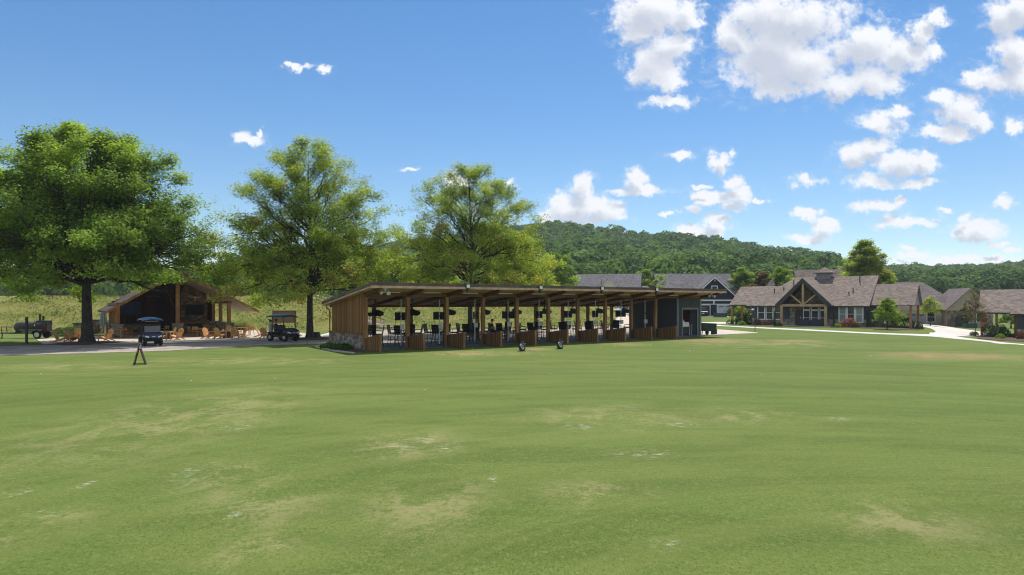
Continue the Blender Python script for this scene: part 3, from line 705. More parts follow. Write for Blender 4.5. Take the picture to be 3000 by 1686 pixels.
# ---------------------------------------------------------------- trees
def tree(name, base, H, Rr, trunk_r, zb, leafm, label, group=None, seed=1, limbs=40, sec=9, ter=5, leaves=38, leaf=0.22,
         profile=None, top_thin=0.0, leader=0.96, lean=(0, 0), spray=None, tint=(0.5, 0.2), squash=(1, 1), back=1.0, floor=None, cat='tree', nolimb_below=None, tiers=None, lo_bright=0.0):
    spray = spray or ((0.36, 0.36, 0.26) if Rr > 7 else (0.8, 0.8, 0.45))
    rng = np.random.default_rng(seed); rnd = random.Random(seed)
    root = empty(name, base, 0, label, cat, group)
    if profile is None: profile = lambda t: (1 - t) ** 0.55 * min(1.0, 0.62 + 1.9 * t)
    tk = MB()
    n = 9; pts = []; rad = []
    for i in range(n + 1):
        t = i / n; z = H * leader * t
        w = trunk_r * 0.5 * math.sin(t * 7 + seed) * t
        pts.append((lean[0] * t * H + w, lean[1] * t * H + w * 0.6, z))
        rad.append(trunk_r * ((1 - t) ** 0.8 * 0.95 + 0.03))
    P0 = pts[0]
    pts = [(P0[0], P0[1], -0.15), (P0[0], P0[1], 0.12), (P0[0], P0[1], 0.55)] + pts[1:]
    rad = [trunk_r * 1.75, trunk_r * 1.45, trunk_r * 1.08] + rad[1:]
    tk.path(pts, rad, 12)
    def trunk_at(z):
        t = min(max(z / (H * leader), 0), 1)
        x = np.interp(z, [p[2] for p in pts], [p[0] for p in pts]); y = np.interp(z, [p[2] for p in pts], [p[1] for p in pts])
        return Vector((x, y, z)), float(np.interp(z, [p[2] for p in pts], rad))
    br = MB(); C = []; Nn = []; T = []
    ga = 2.39996
    def bez(a, b, c, t): return a * (1 - t) ** 2 + b * 2 * t * (1 - t) + c * t * t
    for i in range(limbs):
        u = (i + 0.5) / limbs
        t_end = u ** 0.9 * 0.985
        az = i * ga + rnd.uniform(-0.35, 0.35)
        r = Rr * profile(t_end) * rnd.uniform(0.80, 1.08)
        if rnd.random() < 0.12: r *= 1.1
        ze = zb + t_end * (H - zb) * rnd.uniform(0.97, 1.03)
        rise = r * (-0.22 + 1.35 * min(t_end, .75)) + rnd.uniform(0, 0.6)
        zs = max(zb * 0.95 if nolimb_below is None else nolimb_below, ze - rise); zs = min(zs, H * leader * 0.97)
        a, ra = trunk_at(zs)
        e = Vector((a.x + r * math.cos(az) * squash[0], a.y + r * math.sin(az) * (squash[1] if math.sin(az) < 0 else back), ze))
        m = a.lerp(e, 0.45) + Vector((0, 0, (0.10 + 0.12 * rnd.random()) * r + (0.14 * r if t_end < 0.35 else 0)))
        L = (e - a).length
        r0 = min(ra * 0.62, 0.024 * L + 0.02)
        tt = [0, 0.15, 0.3, 0.45, 0.6, 0.75, 0.9, 1.0]
        wob = [Vector((rnd.gauss(0, 1), rnd.gauss(0, 1), rnd.gauss(0, .8))) * L * 0.035 * (0 if q < .1 else 1) for q in tt]
        bz = lambda q: bez(a, m, e, q) + wob[0].lerp(wob[0], 0) + Vector([float(np.interp(q, tt, [w_[k] for w_ in wob])) for k in range(3)])
        r0 *= rnd.uniform(.65, 1.0)
        br.path([bz(q) for q in tt], [r0 * (1 - 0.86 * q) for q in tt], 6, False)
        thin = (1 - top_thin * min(1, t_end * 1.25)) * (1 - 0.45 * max(0, t_end - 0.8) / 0.2)
        for j in range(sec):
            q = 0.22 + 0.78 * (j + rnd.random()) / sec
            s = bz(q)
            d = (bez(a, m, e, min(q + 0.05, 1.05)) - bez(a, m, e, q)).normalized()
            dens = 0.2 + 2.2 * rnd.random() ** 1.7; tsh = rnd.gauss(0, tint[1] * 0.95)
            ang = rnd.uniform(-1.15, 1.15)
            d2 = Matrix.Rotation(ang, 3, 'Z') @ d
            d2 = (d2 + Vector((0, 0, rnd.uniform(-0.35 if t_end > .15 else 0.0, 0.75) + 0.25 * t_end))).normalized()
            l2 = (0.17 * Rr + 0.16 * r) * (1.15 - 0.55 * q) * rnd.uniform(0.7, 1.2)
            s2 = s + d2 * l2
            r2 = max(0.012, r0 * (1 - 0.82 * q) * 0.5)
            br.path([s, s.lerp(s2, 0.5) + Vector((0, 0, 0.06 * l2)), s2], [r2, r2 * 0.65, r2 * 0.3], 4, False)
            for k in range(ter):
                q3 = 0.55 + 0.45 * (k + rnd.random()) / ter
                s3 = s.lerp(s2, q3)
                d3 = Vector((rnd.gauss(0, 1), rnd.gauss(0, 1), rnd.gauss(0.15, 0.35))).normalized() * 0.6 + d2 * 0.7
                e3 = s3 + d3 * l2 * 0.36 * rnd.uniform(0.6, 1.2)
                if k % 2 == 0: br.path([s3, e3], [r2 * 0.4, 0.006], 3, False)
                nl = int(leaves * thin * dens * rnd.uniform(0.6, 1.3))
                if nl < 2: continue
                c = np.array(e3) * 0.75 + np.array(s3) * 0.25
                P = c + np.clip(rng.normal(size=(nl, 3)), -1.9, 1.9) * np.array(spray) * (Rr / 8.5)
                C.append(P)
                ax = np.array([a.x, a.y, zb + 0.3 * (H - zb)])
                o = P - ax; o /= np.linalg.norm(o, axis=1)[:, None]
                Nn.append(o * 0.5 + np.array([0, 0, 0.75]))
                T.append(np.full(nl, tint[0] + tsh + rnd.gauss(0, tint[1] * 0.4)) + rng.normal(0, tint[1] * 0.5, nl) + lo_bright * (0.5 - t_end))
    o = tk.build('trunk', M_bark, root)
    br.build('branch', M_bark, o) if False else br.build('limbs', M_bark, root)
    C = np.concatenate(C); Nn = np.concatenate(Nn); T = np.concatenate(T)
    if floor is not None:
        k_ = C[:, 2] > floor(C[:, 0]); C, Nn, T = C[k_], Nn[k_], T[k_]
    V = leaf_quads(C, rng, leaf, nrm=Nn, jit=0.75)
    quads_mesh('crown', V, T, leafm, parent=root)
    return root

def at(px, py): return hit(px, py)

tree('shade_tree', at(256, 1006), 15.4, 8.8, 0.40, 3.2, M_leafA, 'largest dark green shade tree at the far left, its crown cut by the edge', 'tall shade trees along the cart path',
     seed=3, squash=(1, .92), back=.38, floor=lambda x: np.interp(x, [-9, -1, 1.5, 4, 9], [3.2, 3.0, 3.9, 4.7, 4.4]), limbs=84, sec=10, ter=5, leaves=52, leaf=0.215, tint=(0.5, 0.28), profile=lambda t: max(0.03, 1 - t ** 2.8) ** 0.72 * min(1.0, 0.90 + 0.4 * t), lo_bright=-0.1)
tree('shade_tree', at(908, 993), 16.0, 7.8, 0.29, 2.5, M_leafB, 'mid green shade tree between the two wooden pavilions, small box at its foot', 'tall shade trees along the cart path',
     seed=11, back=.6, limbs=72, sec=9, ter=5, leaves=50, leaf=0.19, top_thin=0.50, tint=(0.5, 0.26), profile=lambda t: max(0.03, 1 - t ** 2.7) ** 0.78 * min(1.0, 0.86 + 0.5 * t), lo_bright=0.15)
tree('shade_tree', at(1378, 981.5), 15.8, 7.4, 0.26, 3.6, M_leafC, 'airy yellow-green shade tree rising behind the long driving range roof', 'tall shade trees along the cart path',
     seed=23, limbs=64, sec=9, ter=5, leaves=42, leaf=0.18, top_thin=0.42, tint=(0.45, 0.28), profile=lambda t: max(0.03, 1 - t ** 2.6) ** 0.78 * min(1.0, 0.88 + 0.5 * t), lo_bright=0.2)
x, y, z = at(1505, 980)
tree('bushy_tree', (x + 0.4, 72, 0.2), 9.9, 4.9, 0.16, 2.6, M_leafC, 'dense bright yellow-green tree right behind the middle of the long roof', seed=31, limbs=34, sec=7, ter=5, leaves=26, leaf=0.24, tint=(0.52, 0.2))

def gpt(px, Y): 
    X = (px - CX0) / FPX * Y; return (X, Y, float(ground_z(X, Y)))
tree('broad_tree', gpt(2533, 118), 13.6, 4.3, 0.22, 1.0, M_leafC, 'big round green tree behind the cottage with the cupola', seed=41, limbs=70, sec=6, ter=5, leaves=26, leaf=0.33, tint=(0.5, 0.25), profile=lambda t: max(0.03, 1 - t ** 2.4) ** 0.7 * min(1.0, 0.8 + t))
tree('small_tree', at(2599, 967), 3.5, 1.75, 0.045, 0.8, M_lime, 'young lime green tree in the mulch right of the cottage windows', seed=43, limbs=22, sec=5, ter=3, leaves=14, leaf=0.20, tint=(0.5, 0.25), spray=(0.9, 0.9, 0.6))
tree('small_tree', at(2726, 955), 4.3, 1.7, 0.05, 1.7, M_leafC, 'round-topped young tree in the lawn beside the garage drive', seed=44, limbs=22, sec=5, ter=3, leaves=13, leaf=0.17, tint=(0.5, 0.25), spray=(0.9, 0.9, 0.6))
tree('small_tree', at(2857, 985), 4.9, 1.7, 0.05, 1.5, M_bronze, 'thin bronze-leaved tree in front of the arched entrance at the right', seed=45, limbs=26, sec=5, ter=3, leaves=7, leaf=0.15, tint=(0.5, 0.4), spray=(0.9, 0.9, 0.6))
tree('small_tree', at(2826, 962), 4.0, 0.75, 0.05, 0.35, M_hyd, 'narrow dark magnolia beside the green utility box', seed=46, limbs=22, sec=4, ter=3, leaves=12, leaf=0.22, tint=(0.5, 0.3), spray=(0.9, 0.9, 0.6))
tree('small_tree', gpt(1933, 96), 7.2, 1.9, 0.07, 2.0, M_lime, 'yellow-green treetop poking above the long roof before the navy house', seed=47, limbs=18, sec=5, ter=3, leaves=12, leaf=0.22, tint=(0.5, 0.3))
tree('small_tree', gpt(2232, 116), 8.2, 2.6, 0.1, 1.5, M_bronze, 'orange-brown magnolia behind the left wing of the cottage', seed=48, limbs=24, sec=5, ter=4, leaves=16, leaf=0.34, tint=(0.5, 0.35))
tree('small_tree', gpt(2292, 125), 9.0, 4.2, 0.12, 1.0, M_lime, 'pale green round tree left of the cupola, behind the roof', seed=49, limbs=26, sec=6, ter=4, leaves=20, leaf=0.34, tint=(0.3, 0.25))
tree('small_tree', gpt(2176, 135), 9.2, 4.0, 0.12, 1.0, M_leafA, 'dark green tree between the navy house and the cottage roof', seed=50, limbs=26, sec=6, ter=4, leaves=20, leaf=0.36, tint=(0.4, 0.25))
tree('small_tree', gpt(672, 112), 7.2, 2.9, 0.1, 0.8, M_lime, 'light green tree on the bank top under the middle shade tree', seed=51, limbs=22, sec=5, ter=4, leaves=16, leaf=0.3, tint=(0.3, 0.25))
tree('small_tree', gpt(618, 116), 5.6, 3.0, 0.1, 0.6, M_leafB, 'low green tree on the bank top behind the tall light pole', seed=52, limbs=22, sec=5, ter=4, leaves=16, leaf=0.3, tint=(0.4, 0.25))
tree('small_tree', gpt(2962, 105), 3.4, 1.9, 0.08, 0.5, M_lime, 'lime shrub-like tree seen through the breezeway at the far right', seed=53, limbs=16, sec=5, ter=3, leaves=12, leaf=0.26, tint=(0.4, 0.3))
for i, (px, Y, h, r, mt, lb) in enumerate(((1270, 118, 9.5, 5, M_leafA, 'first dark tree on the bank top, left of the airy shade tree'), (1140, 122, 8.5, 5, M_leafA, 'dark tree on the bank top above the left end of the long roof'),
                                       (1040, 120, 6.5, 4.5, M_leafB, 'mid green tree on the bank top between the two shade trees'), (790, 124, 6.0, 5, M_leafA, 'dark low tree on the bank top left of the middle trunk'),
                                       (1630, 128, 8.0, 5, M_leafA, 'dark green tree behind the long roof, left of the grey house'),
                                       (1885, 175, 10.5, 5, M_leafA, 'dark tree between the grey house and the navy house'))):
    tree('background_tree', gpt(px, Y), h, r, 0.12, 0.8, mt, lb, 'trees on the bank top', seed=60 + i, limbs=24, sec=6, ter=4, leaves=20, leaf=0.4, tint=(0.35, 0.25))

# ---------------------------------------------------------------- shrubs
def shrub(name, px, py, w, h, m, label, cat='shrub', group=None, seed=0, n=900, leaf=0.13, col=False, depth=None, tint=(0.45, 0.25), hedge=False):
    b = hit(px, py) if not isinstance(px, tuple) else px
    rng = np.random.default_rng(seed + int(w * 100) + int(h * 37) + (int(px) if not isinstance(px, tuple) else 7))
    root = empty(name, b, 0, label, cat, group)
    dd = w if depth is None else depth
    u = rng.normal(size=(n, 3)); u /= np.linalg.norm(u, axis=1)[:, None]; u[:, 2] = np.abs(u[:, 2])
    L = rng.normal(size=(9, 3)); L[:, 2] = np.abs(L[:, 2]); L /= np.linalg.norm(L, axis=1)[:, None]
    dot = (u @ L.T).max(1)
    rr = rng.uniform(0.5, 1.0, n) ** 0.4 * (0.72 + 0.34 * dot ** 3)
    if hedge:
        u = np.sign(u) * np.abs(u) ** 0.55
    if col:
        C = np.stack([u[:, 0] * w * 0.5, u[:, 1] * dd * 0.5, rng.uniform(0, 1, n) * h], 1)
        t = C[:, 2] / h; C[:, :2] *= (rr * (1 - t ** 3) ** 0.5)[:, None]
    else:
        C = u * rr[:, None] * np.array([w * 0.5, dd * 0.5, h])
    V = leaf_quads(C + np.array([0, 0, 0.04]), rng, leaf, nrm=u + np.array([0, 0, 0.4]), jit=0.9, aspect=0.6)
    quads_mesh('foliage', V, tint[0] + rng.normal(0, tint[1], n), m, parent=root)
    st = MB(); rd = random.Random(seed)
    for k in range(7):
        a = rd.uniform(0, 6.28); q = rd.uniform(0.2, 0.6)
        st.path([(0.04 * math.cos(a), 0.04 * math.sin(a), -0.05), (w * 0.28 * q * math.cos(a), dd * 0.28 * q * math.sin(a), h * 0.55)], [0.02, 0.01], 4)
    st.build('stems', M_bark, root)
    return root

def blades(name, px, py, w, h, m, label, n=500, cat='ornamental grass', seed=1):
    b = hit(px, py); rng = np.random.default_rng(seed)
    root = empty(name, b, 0, label, cat)
    a = rng.uniform(0, 2 * np.pi, n); r0 = rng.uniform(0, 0.12, n) * w; r1 = r0 + rng.uniform(0.1, 0.5, n) * w
    hh = h * rng.uniform(0.6, 1.0, n) * (1 - 0.5 * (r1 / w) ** 2)
    c, s = np.cos(a), np.sin(a); wd = 0.03
    A = np.stack([r0 * c - s * wd, r0 * s + c * wd, 0 * r0], 1); B = np.stack([r0 * c + s * wd, r0 * s - c * wd, 0 * r0], 1)
    Cc = np.stack([r1 * c, r1 * s, hh], 1)
    quads_mesh('foliage', np.stack([A, B, Cc], 1), rng.uniform(0.1, 0.9, n), m, 3, root)
    return root

S = shrub
S('shrub', 2143, 950, 1.6, 0.75, M_shrub, 'small grey-green round shrub at the far left of the cottage lawn', n=500)
S('shrub', 2172, 950, 2.0, 1.5, M_hyd, 'big white-flecked hydrangea shrub at the cottage\'s left porch', n=1500, leaf=0.16)
S('shrub', 2192, 951, 1.5, 1.6, M_hyd, 'dark tall shrub against the left porch post of the cottage', n=1000, leaf=0.16, tint=(0.2, 0.2))
S('shrub', 2175, 953, 1.05, 0.55, M_lime, 'low lime green clump in front of the hydrangea', n=500, leaf=0.16)
S('shrub', 2219, 953, 0.95, 0.95, M_red, 'red-leaved shrub beside the lamp post', n=450)
S('shrub', 2243, 954, 1.0, 0.6, M_red, 'low red-orange shrub under the left cottage windows', n=420, tint=(0.75, 0.3))
S('shrub', 2259, 953, 1.0, 1.25, M_bronze, 'tall bronze shrub under the left cottage windows', n=420, leaf=0.11)
S('cypress', 2270, 957, 0.32, 2.1, M_cyp, 'slim columnar cypress left of the gable porch', cat='tree', group='columnar cypresses at the cottage wall', n=900, col=True, leaf=0.09)
S('shrub', 2281, 957, 1.0, 0.65, M_shrub, 'dark low shrub at the foot of the left porch post', n=500, tint=(0.2, 0.2))
S('cypress', 2443, 959, 0.34, 2.2, M_cyp, 'slim columnar cypress just right of the gable porch', cat='tree', group='columnar cypresses at the cottage wall', n=900, col=True, leaf=0.09)
S('shrub', 2453, 960, 0.9, 0.55, M_lime, 'small lime shrub at the foot of the middle cypress', n=400)
S('shrub', 2488, 960, 2.1, 1.35, M_red, 'large red and green shrub under the right cottage windows', n=1300, tint=(0.6, 0.35))
S('shrub', 2506, 961, 1.2, 0.75, M_bronze, 'bronze skirt shrub in front of the right cottage windows', n=500)
S('cypress', 2542, 960, 0.40, 2.3, M_cyp, 'columnar cypress at the right corner of the cottage', cat='tree', group='columnar cypresses at the cottage wall', n=1000, col=True, leaf=0.09)
S('shrub', 2570, 960, 0.85, 0.5, M_lime, 'lime clump left of the young lime tree', n=400, leaf=0.15)
S('shrub', 2590, 960, 0.85, 0.5, M_lime, 'lime clump just behind the young lime tree trunk', n=400, leaf=0.15)
S('shrub', 2612, 961, 1.1, 0.8, M_shrub, 'mid green shrub between the young lime tree and the hedge', n=500)
S('hedge_shrub', 2641, 961, 2.2, 1.55, M_shrub, 'large dark green hedge shrub before the right breezeway', n=2000, hedge=True)
blades('ornamental_grass', 2673, 962, 0.9, 1.1, M_grassy, 'upright pale green grass tuft beside the breezeway post')
S('shrub', 2693, 963, 1.1, 0.85, M_grassy, 'yellowish round shrub at the right end of the mulch bed', n=520)
S('hedge_shrub', 2912, 988, 2.1, 1.5, M_hyd, 'variegated dark hedge shrub at the far right house', n=2100, leaf=0.14, hedge=True, tint=(0.55, 0.35))
S('hedge_shrub', 2943, 989, 1.3, 1.35, M_shrub, 'dark shrub between the hedge and the far right wall', n=1000, tint=(0.2, 0.2))
S('shrub', 2931, 993, 1.05, 0.5, M_lime, 'bright lime clump in front of the far right hedge', n=520, leaf=0.13)
S('shrub', 2854, 985, 1.0, 0.55, M_bronze, 'small bronze shrub at the foot of the thin bronze tree', n=400)
S('shrub', 2990, 995, 0.9, 0.9, M_red, 'dark red shrub at the right edge by the grey wall', n=400, tint=(0.2, 0.2))
S('shrub', 2781, 950, 1.7, 1.0, M_lime, 'yellow-green shrub under the brown house window', n=500, leaf=0.2)
S('flower_bed', 2786, 954, 5.6, 0.75, M_pink, 'long row of pink blossoms below the brown house', cat='flowers', n=1500, leaf=0.2, depth=1.4, tint=(0.7, 0.3))
S('flower_bed', 2868, 957, 2.4, 0.7, M_pink, 'short clump of pink blossoms right of the utility box', cat='flowers', n=500, leaf=0.2, depth=1.2, tint=(0.6, 0.3))
S('shrub', 2160, 926, 4.0, 2.2, M_leafB, 'bright green bush beside the navy house garage', n=1400, leaf=0.3)
S('shrub', 962, 1022, 1.2, 0.38, M_shrub, 'low leafy plant left of the stone wall of the range building', n=700, leaf=0.12, tint=(0.7, 0.25))
S('shrub', 1000, 1026, 1.5, 0.42, M_shrub, 'dark spreading plant against the stone wall of the range building', n=1000, leaf=0.12, tint=(0.25, 0.2))
blades('ornamental_grass', 705, 968, 2.2, 1.15, M_grassy, 'bright green grass clump behind the patio tables', n=900, seed=4)
S('shrub', 205, 985, 3.4, 0.9, M_shrub, 'low green bushes behind the leftmost patio chairs', n=1200, leaf=0.2)
S('shrub', 246, 985, 1.6, 0.6, M_hyd, 'pale-flowered plant left of the big tree trunk', n=500, leaf=0.18, tint=(0.85, 0.2))

def upn(n, s=0.35):
    v = np.repeat(np.random.default_rng(3).normal(0, s, (n, 3)) * np.array([1, 1, 0]) + np.array([0, 0, 1.0]), 3, axis=0)
    return v / np.linalg.norm(v, axis=1)[:, None]

# long grass on the bank: nobody could count it
rng = np.random.default_rng(9)
n = 90000
gxx = rng.uniform(-62, 22, n); gyy = rng.uniform(62, 112, n)
d1 = (gyy - (80 + 0.2 * gxx)) / 1.02 + 1.2 * np.sin(gxx * 0.13) + 0.6 * np.sin(gxx * 0.31 + 1)
d2 = -(gxx - 17) * 0.97 + (gyy - 99) * 0.24
mk = (d1 > 1.0) & (d1 < 22) & (d2 > 1)
gxx, gyy = gxx[mk], gyy[mk]; n = len(gxx)
gz = ground_z(gxx, gyy); a = rng.uniform(0, 2 * np.pi, n); h = rng.uniform(0.06, 0.22, n) * (0.7 + 0.5 * np.sin(gxx * 0.5) * np.sin(gyy * 0.7))
ln = rng.normal(0, 0.14, (n, 2)); w = rng.uniform(0.03, 0.09, n)
A = np.stack([gxx - np.cos(a) * w, gyy - np.sin(a) * w, gz - 0.02], 1); B = np.stack([gxx + np.cos(a) * w, gyy + np.sin(a) * w, gz - 0.02], 1)
Cc = np.stack([gxx + ln[:, 0], gyy + ln[:, 1], gz + h], 1)
tt = 0.42 + 0.26 * np.sin(gxx * 0.33 + 1) * np.sin(gyy * 0.45) + rng.normal(0, 0.2, n)
lg = quads_mesh('long_grass', np.stack([A, B, Cc], 1), tt, M_blade, 3, up=upn(n))
at_ = lg.data.attributes.new('rough_zone', 'FLOAT', 'FACE'); at_.data.foreach_set('value', np.ones(n, dtype=np.float32))
tag(lg, 'uncut yellow-green grass covering the bank behind the buildings', 'grass', kind='stuff')

# ---------------------------------------------------------------- long driving range building
ANG = math.atan2(0.578, 0.816)
PO = Vector((-9.53, 42.8, 0.0)); PU = Vector((0.816, 0.578, 0)); PN = Vector((-0.578, 0.816, 0))
def PV(x, y, z=0.0): return PO + PU * x + PN * y + Vector((0, 0, z))
def rtop(y): return 4.30 - 0.1316 * (y + 2.3)
pav = empty('driving_range_building', PO, ANG, 'long low timber driving range building with a single sloping roof and open bays', 'building')
X0, X1, YF, YB = -0.5, 34.0, -2.3, 6.44
roof = MB().prism([(YF, rtop(YF)), (YB, rtop(YB)), (YB, rtop(YB) - 0.19), (YF, rtop(YF) - 0.19)], 'X', X0, X1).build('roof', M_rmetal, pav)
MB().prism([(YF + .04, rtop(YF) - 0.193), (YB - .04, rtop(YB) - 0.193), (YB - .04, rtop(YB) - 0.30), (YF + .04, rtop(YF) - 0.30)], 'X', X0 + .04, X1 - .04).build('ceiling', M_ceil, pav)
MB().bb(X0 + .03, X1 - .03, YF - .02, YF + .036, rtop(YF) - 0.345, rtop(YF) - 0.194).build('fascia_board', M_fasc, pav)
edge = MB().bb(X0, X1, YF - .03, YF, rtop(YF) - 0.06, rtop(YF) + 0.015).build('drip_edge', M_rmetal, roof)
floor = MB().bb(-.15, 33.3, -.45, 5.75, -.12, .07).build('floor_slab', M_floor, pav)
for k in range(10):
    x = 3 * k + .11
    MB().bb(x - .125, x + .125, -.11, .11, 0, 3.47).build('post', M_timber, pav)
    if k < 10: MB().bb(x - .125, x + .125, 5.39, 5.61, 0, 2.72).build('post', M_timber, pav)
    d = MB(); d.prism([(-.112, 0.04), (-2.3, 0.03), (-2.3, 1.07), (-.112, .77)], 'X', x - .06, x + .06)
    dv = d.build('divider_wall', M_cedar_end, pav)
    c = MB(); c.bb(x - .075, x + .075, -2.36, -2.302, 0, 1.10).build('end_board', M_timber, dv)
    c = MB(); c.prism([(-.113, .772), (-2.36, 1.072), (-2.36, 1.10), (-.113, .80)], 'X', x - .085, x + .085); c.build('cap_rail', M_timber, dv)
    if k > 0:
        MB().bb(x - .16, x - .112, 5.45, 5.55, 1.05, 1.2).build('outlet_box', M_offw, pav); MB().bb(x - .16, x - .112, 5.45, 5.55, 1.5, 1.62).build('outlet_box', M_offw, pav)
MB().bb(-.05, 33.2, -.125, .125, 3.472, 3.74).build('header_beam', M_beam, pav)
MB().bb(-.05, 30, 5.40, 5.62, 2.722, 2.93).build('rear_beam', M_beam, pav)
for k in list(range(0, 11)) + [11.07]:
    x = 3 * k + .11 if k < 11 else 33.1
    ff = lambda y: rtop(y) - 0.303
    MB().prism([(YF + .12, ff(YF + .12)), (-.127, ff(-.127)), (-.127, ff(-.127) - .27), (YF + .12, ff(YF + .12) - .17)], 'X', x - .08, x + .08).build('rafter', M_rafter, pav)
    MB().prism([(.127, ff(.127)), (6.3, ff(6.3)), (6.3, ff(6.3) - .14), (.127, ff(.127) - .24)], 'X', x - .07, x + .07).build('rafter', M_rafter, pav)
# end wall
w = MB(); w.prism([(.113, 1.08), (5.6, 1.08), (5.6, rtop(5.6) - .31), (.113, rtop(.113) - .31)], 'X', -.04, .10); w.build('cedar_end_wall', M_cedar, pav)
MB().bb(-.20, .12, .112, 5.7, -.1, 1.0).build('stone_base', M_stoneA, pav)
MB().bb(-.24, .11, .112, 5.74, 1.002, 1.078).build('stone_cap', M_beam, pav)
g = MB(); g.path([(-.12, 6.5, 2.95), (-.12, 6.45, 2.7), (-.12, 5.85, 2.5), (-.12, 5.85, .1)], .05, 8); g.build('downspout', M_beam, pav)
# storage room at the right end
sw = MB(); sw.prism([(0.13, 0.07), (5.6, 0.07), (5.6, rtop(5.6) - .31), (.13, rtop(.13) - .31)], 'X', 29.95, 30.05)
st = sw.build('storage_wall', M_gray, pav)
sw = MB(); sw.prism([(0.13, 0.0), (5.6, 0.0), (5.6, rtop(5.6) - .31), (.13, rtop(.13) - .31)], 'X', 33.12, 33.22)
sw.bb(30.06, 33.11, 5.5, 5.6, 0, rtop(5.6) - .31)
sw.bb(30.0, 30.68, -.0, .128, 0.07, 3.47).bb(32.72, 33.2, -.0, .128, 0.07, 3.47).bb(30.682, 32.718, -.0, .128, 2.50, 3.47)
sw.build('storage_wall', M_gray, pav)
fr = MB().bb(30.56, 30.70, -.035, -.003, .07, 2.45).bb(32.70, 32.84, -.035, -.003, .07, 2.45).bb(30.56, 32.84, -.035, -.003, 2.451, 2.62)
fr.bb(29.9, 30.12, -.035, -.003, .07, 3.46).bb(33.06, 33.28, -.035, -.003, .07, 3.46)
fr.build('door_frame', M_graytrim, pav)
MB().bb(30.07, 33.1, 3.2, 3.3, .07, 3.0).bb(33.04, 33.1, .14, 3.19, .07, 3.2).build('inner_wall', M_woodin, pav)
MB().box((32.98, .62, 1.26), (.05, .85, 2.36), 0.0).build('door', M_graytrim, pav)
for x in (31.0, 22.0): pass
for i, px in enumerate((1369, 1582, 1762, 1922)):
    k = ((4254 - 1500) / 1950.0); 
    # place the flood light on the roof edge where its bearing crosses it
    a = (px - CX0) / FPX; q = PV(0, YF); t = (a * q.y - q.x) / (PU.x - a * PU.y)
    h = MB(); h.box((t, YF - .10, rtop(YF) - .14), (.32, .06, .30)); h.bb(t - .03, t + .03, YF - .08, YF + .1, rtop(YF) - .42, rtop(YF) - .2)
    h.bb(t - .07, t + .07, YF - .06, YF + .06, rtop(YF) - .50, rtop(YF) - .40)
    fl = h.build('floodlight', M_black, pav); MB().box((t, YF - .135, rtop(YF) - .14), (.25, .012, .22)).build('lens', M_lamp, fl)
for px in (1128, 2048):
    a = (px - CX0) / FPX; q = PV(0, -1.9); t = (a * q.y - q.x) / (PU.x - a * PU.y)
    if px > 2000: t = 32.3
    s = MB(); s.bb(t - .15, t + .15, -2.0, -1.8, rtop(-1.9) - .36, rtop(-1.9) - .31); s.tube((t, -1.9, rtop(-1.9) - .34), (t, -1.9, rtop(-1.9) - .5), .04)
    for dx, dy in ((-.22, .02), (.22, -.1), (.05, -.2)):
        s.tube((t + dx * .5, -1.9 + dy * .5, rtop(-1.9) - .52), (t + dx * 1.4, -1.9 + dy * 1.8, rtop(-1.9) - .62), .07, .12, 12)
    s.build('security_lamp', M_silver, pav)
for k in range(10):
    x = 3 * k + 1.6
    MB().bb(x - .62, x + .62, -.75, -.63, rtop(-.7) - .40, rtop(-.7) - .33).build('strip_light', M_offw, pav)
    c = MB(); zc = lambda y: rtop(y) - .33
    c.path([(x - .9, .4, zc(.4)), (x - .9, 3.0, zc(3.0)), (x + .3, 3.0, zc(3.0)), (x + .3, 5.3, zc(5.3))], .018, 6); c.path([(x - 1.4, 4.2, zc(4.2)), (x + 1.3, 4.2, zc(4.2))], .018, 6)
    c.build('conduit', M_black, pav)
    MB().bb(x - 1.2, x + 1.0, -.62, -.60, 0, 0) if False else None

ORD = ['first', 'second', 'third', 'fourth', 'fifth', 'sixth', 'seventh', 'eighth', 'ninth', 'tenth']
# ceiling heaters
def make_heater():
    r = empty('ceiling_heater', (0, 0, 0), 0, 'x', 'heater', 'black units hung from the bay ceilings')
    p = MB(); p.tube((0, 0, 0), (0, 0, -.75), .045); p.path([(.1, 0, 0), (.16, 0, -.3), (.06, 0, -.62)], .012, 5); p.bb(-.09, .09, -.09, .09, -.03, 0); p.build('drop_pole', M_black, r)
    b = MB(); b.prism([(-.16, -.70), (.14, -.72), (.62, -.90), (.55, -1.10), (.36, -1.17), (-.14, -1.14)], 'Y', -.15, .15); b.build('heater_body', M_blackp, r, .02)
    MB().prism([(.05, -.80), (.70, -.80), (.70, -.825), (.05, -.825)], 'Y', -.22, .22).build('top_plate', M_black, r)
    return r
h0 = make_heater()
hx = [1.5, 4.35, 7.35, 10.45, 13.45, 16.5, 19.5, 22.5, 25.6]
for i, x in enumerate(hx):
    h = h0 if i == 0 else copy_tree(h0)
    h.location = PV(x + .6, 3.0, rtop(3.0) - .31); h.rotation_euler = (0, 0, ANG - .9)
    h['label'] = 'black unit hung from the ceiling of the %s bay from the left' % ORD[i]
# second dish of the first bay's unit
for s in (-1, 1): MB().lathe([(.03, .10), (.20, .08), (.23, 0), (.16, -.14), (.05, -.2)], (s * .36, -.05, -1.0), 14).build('dish', M_blackp, h0)
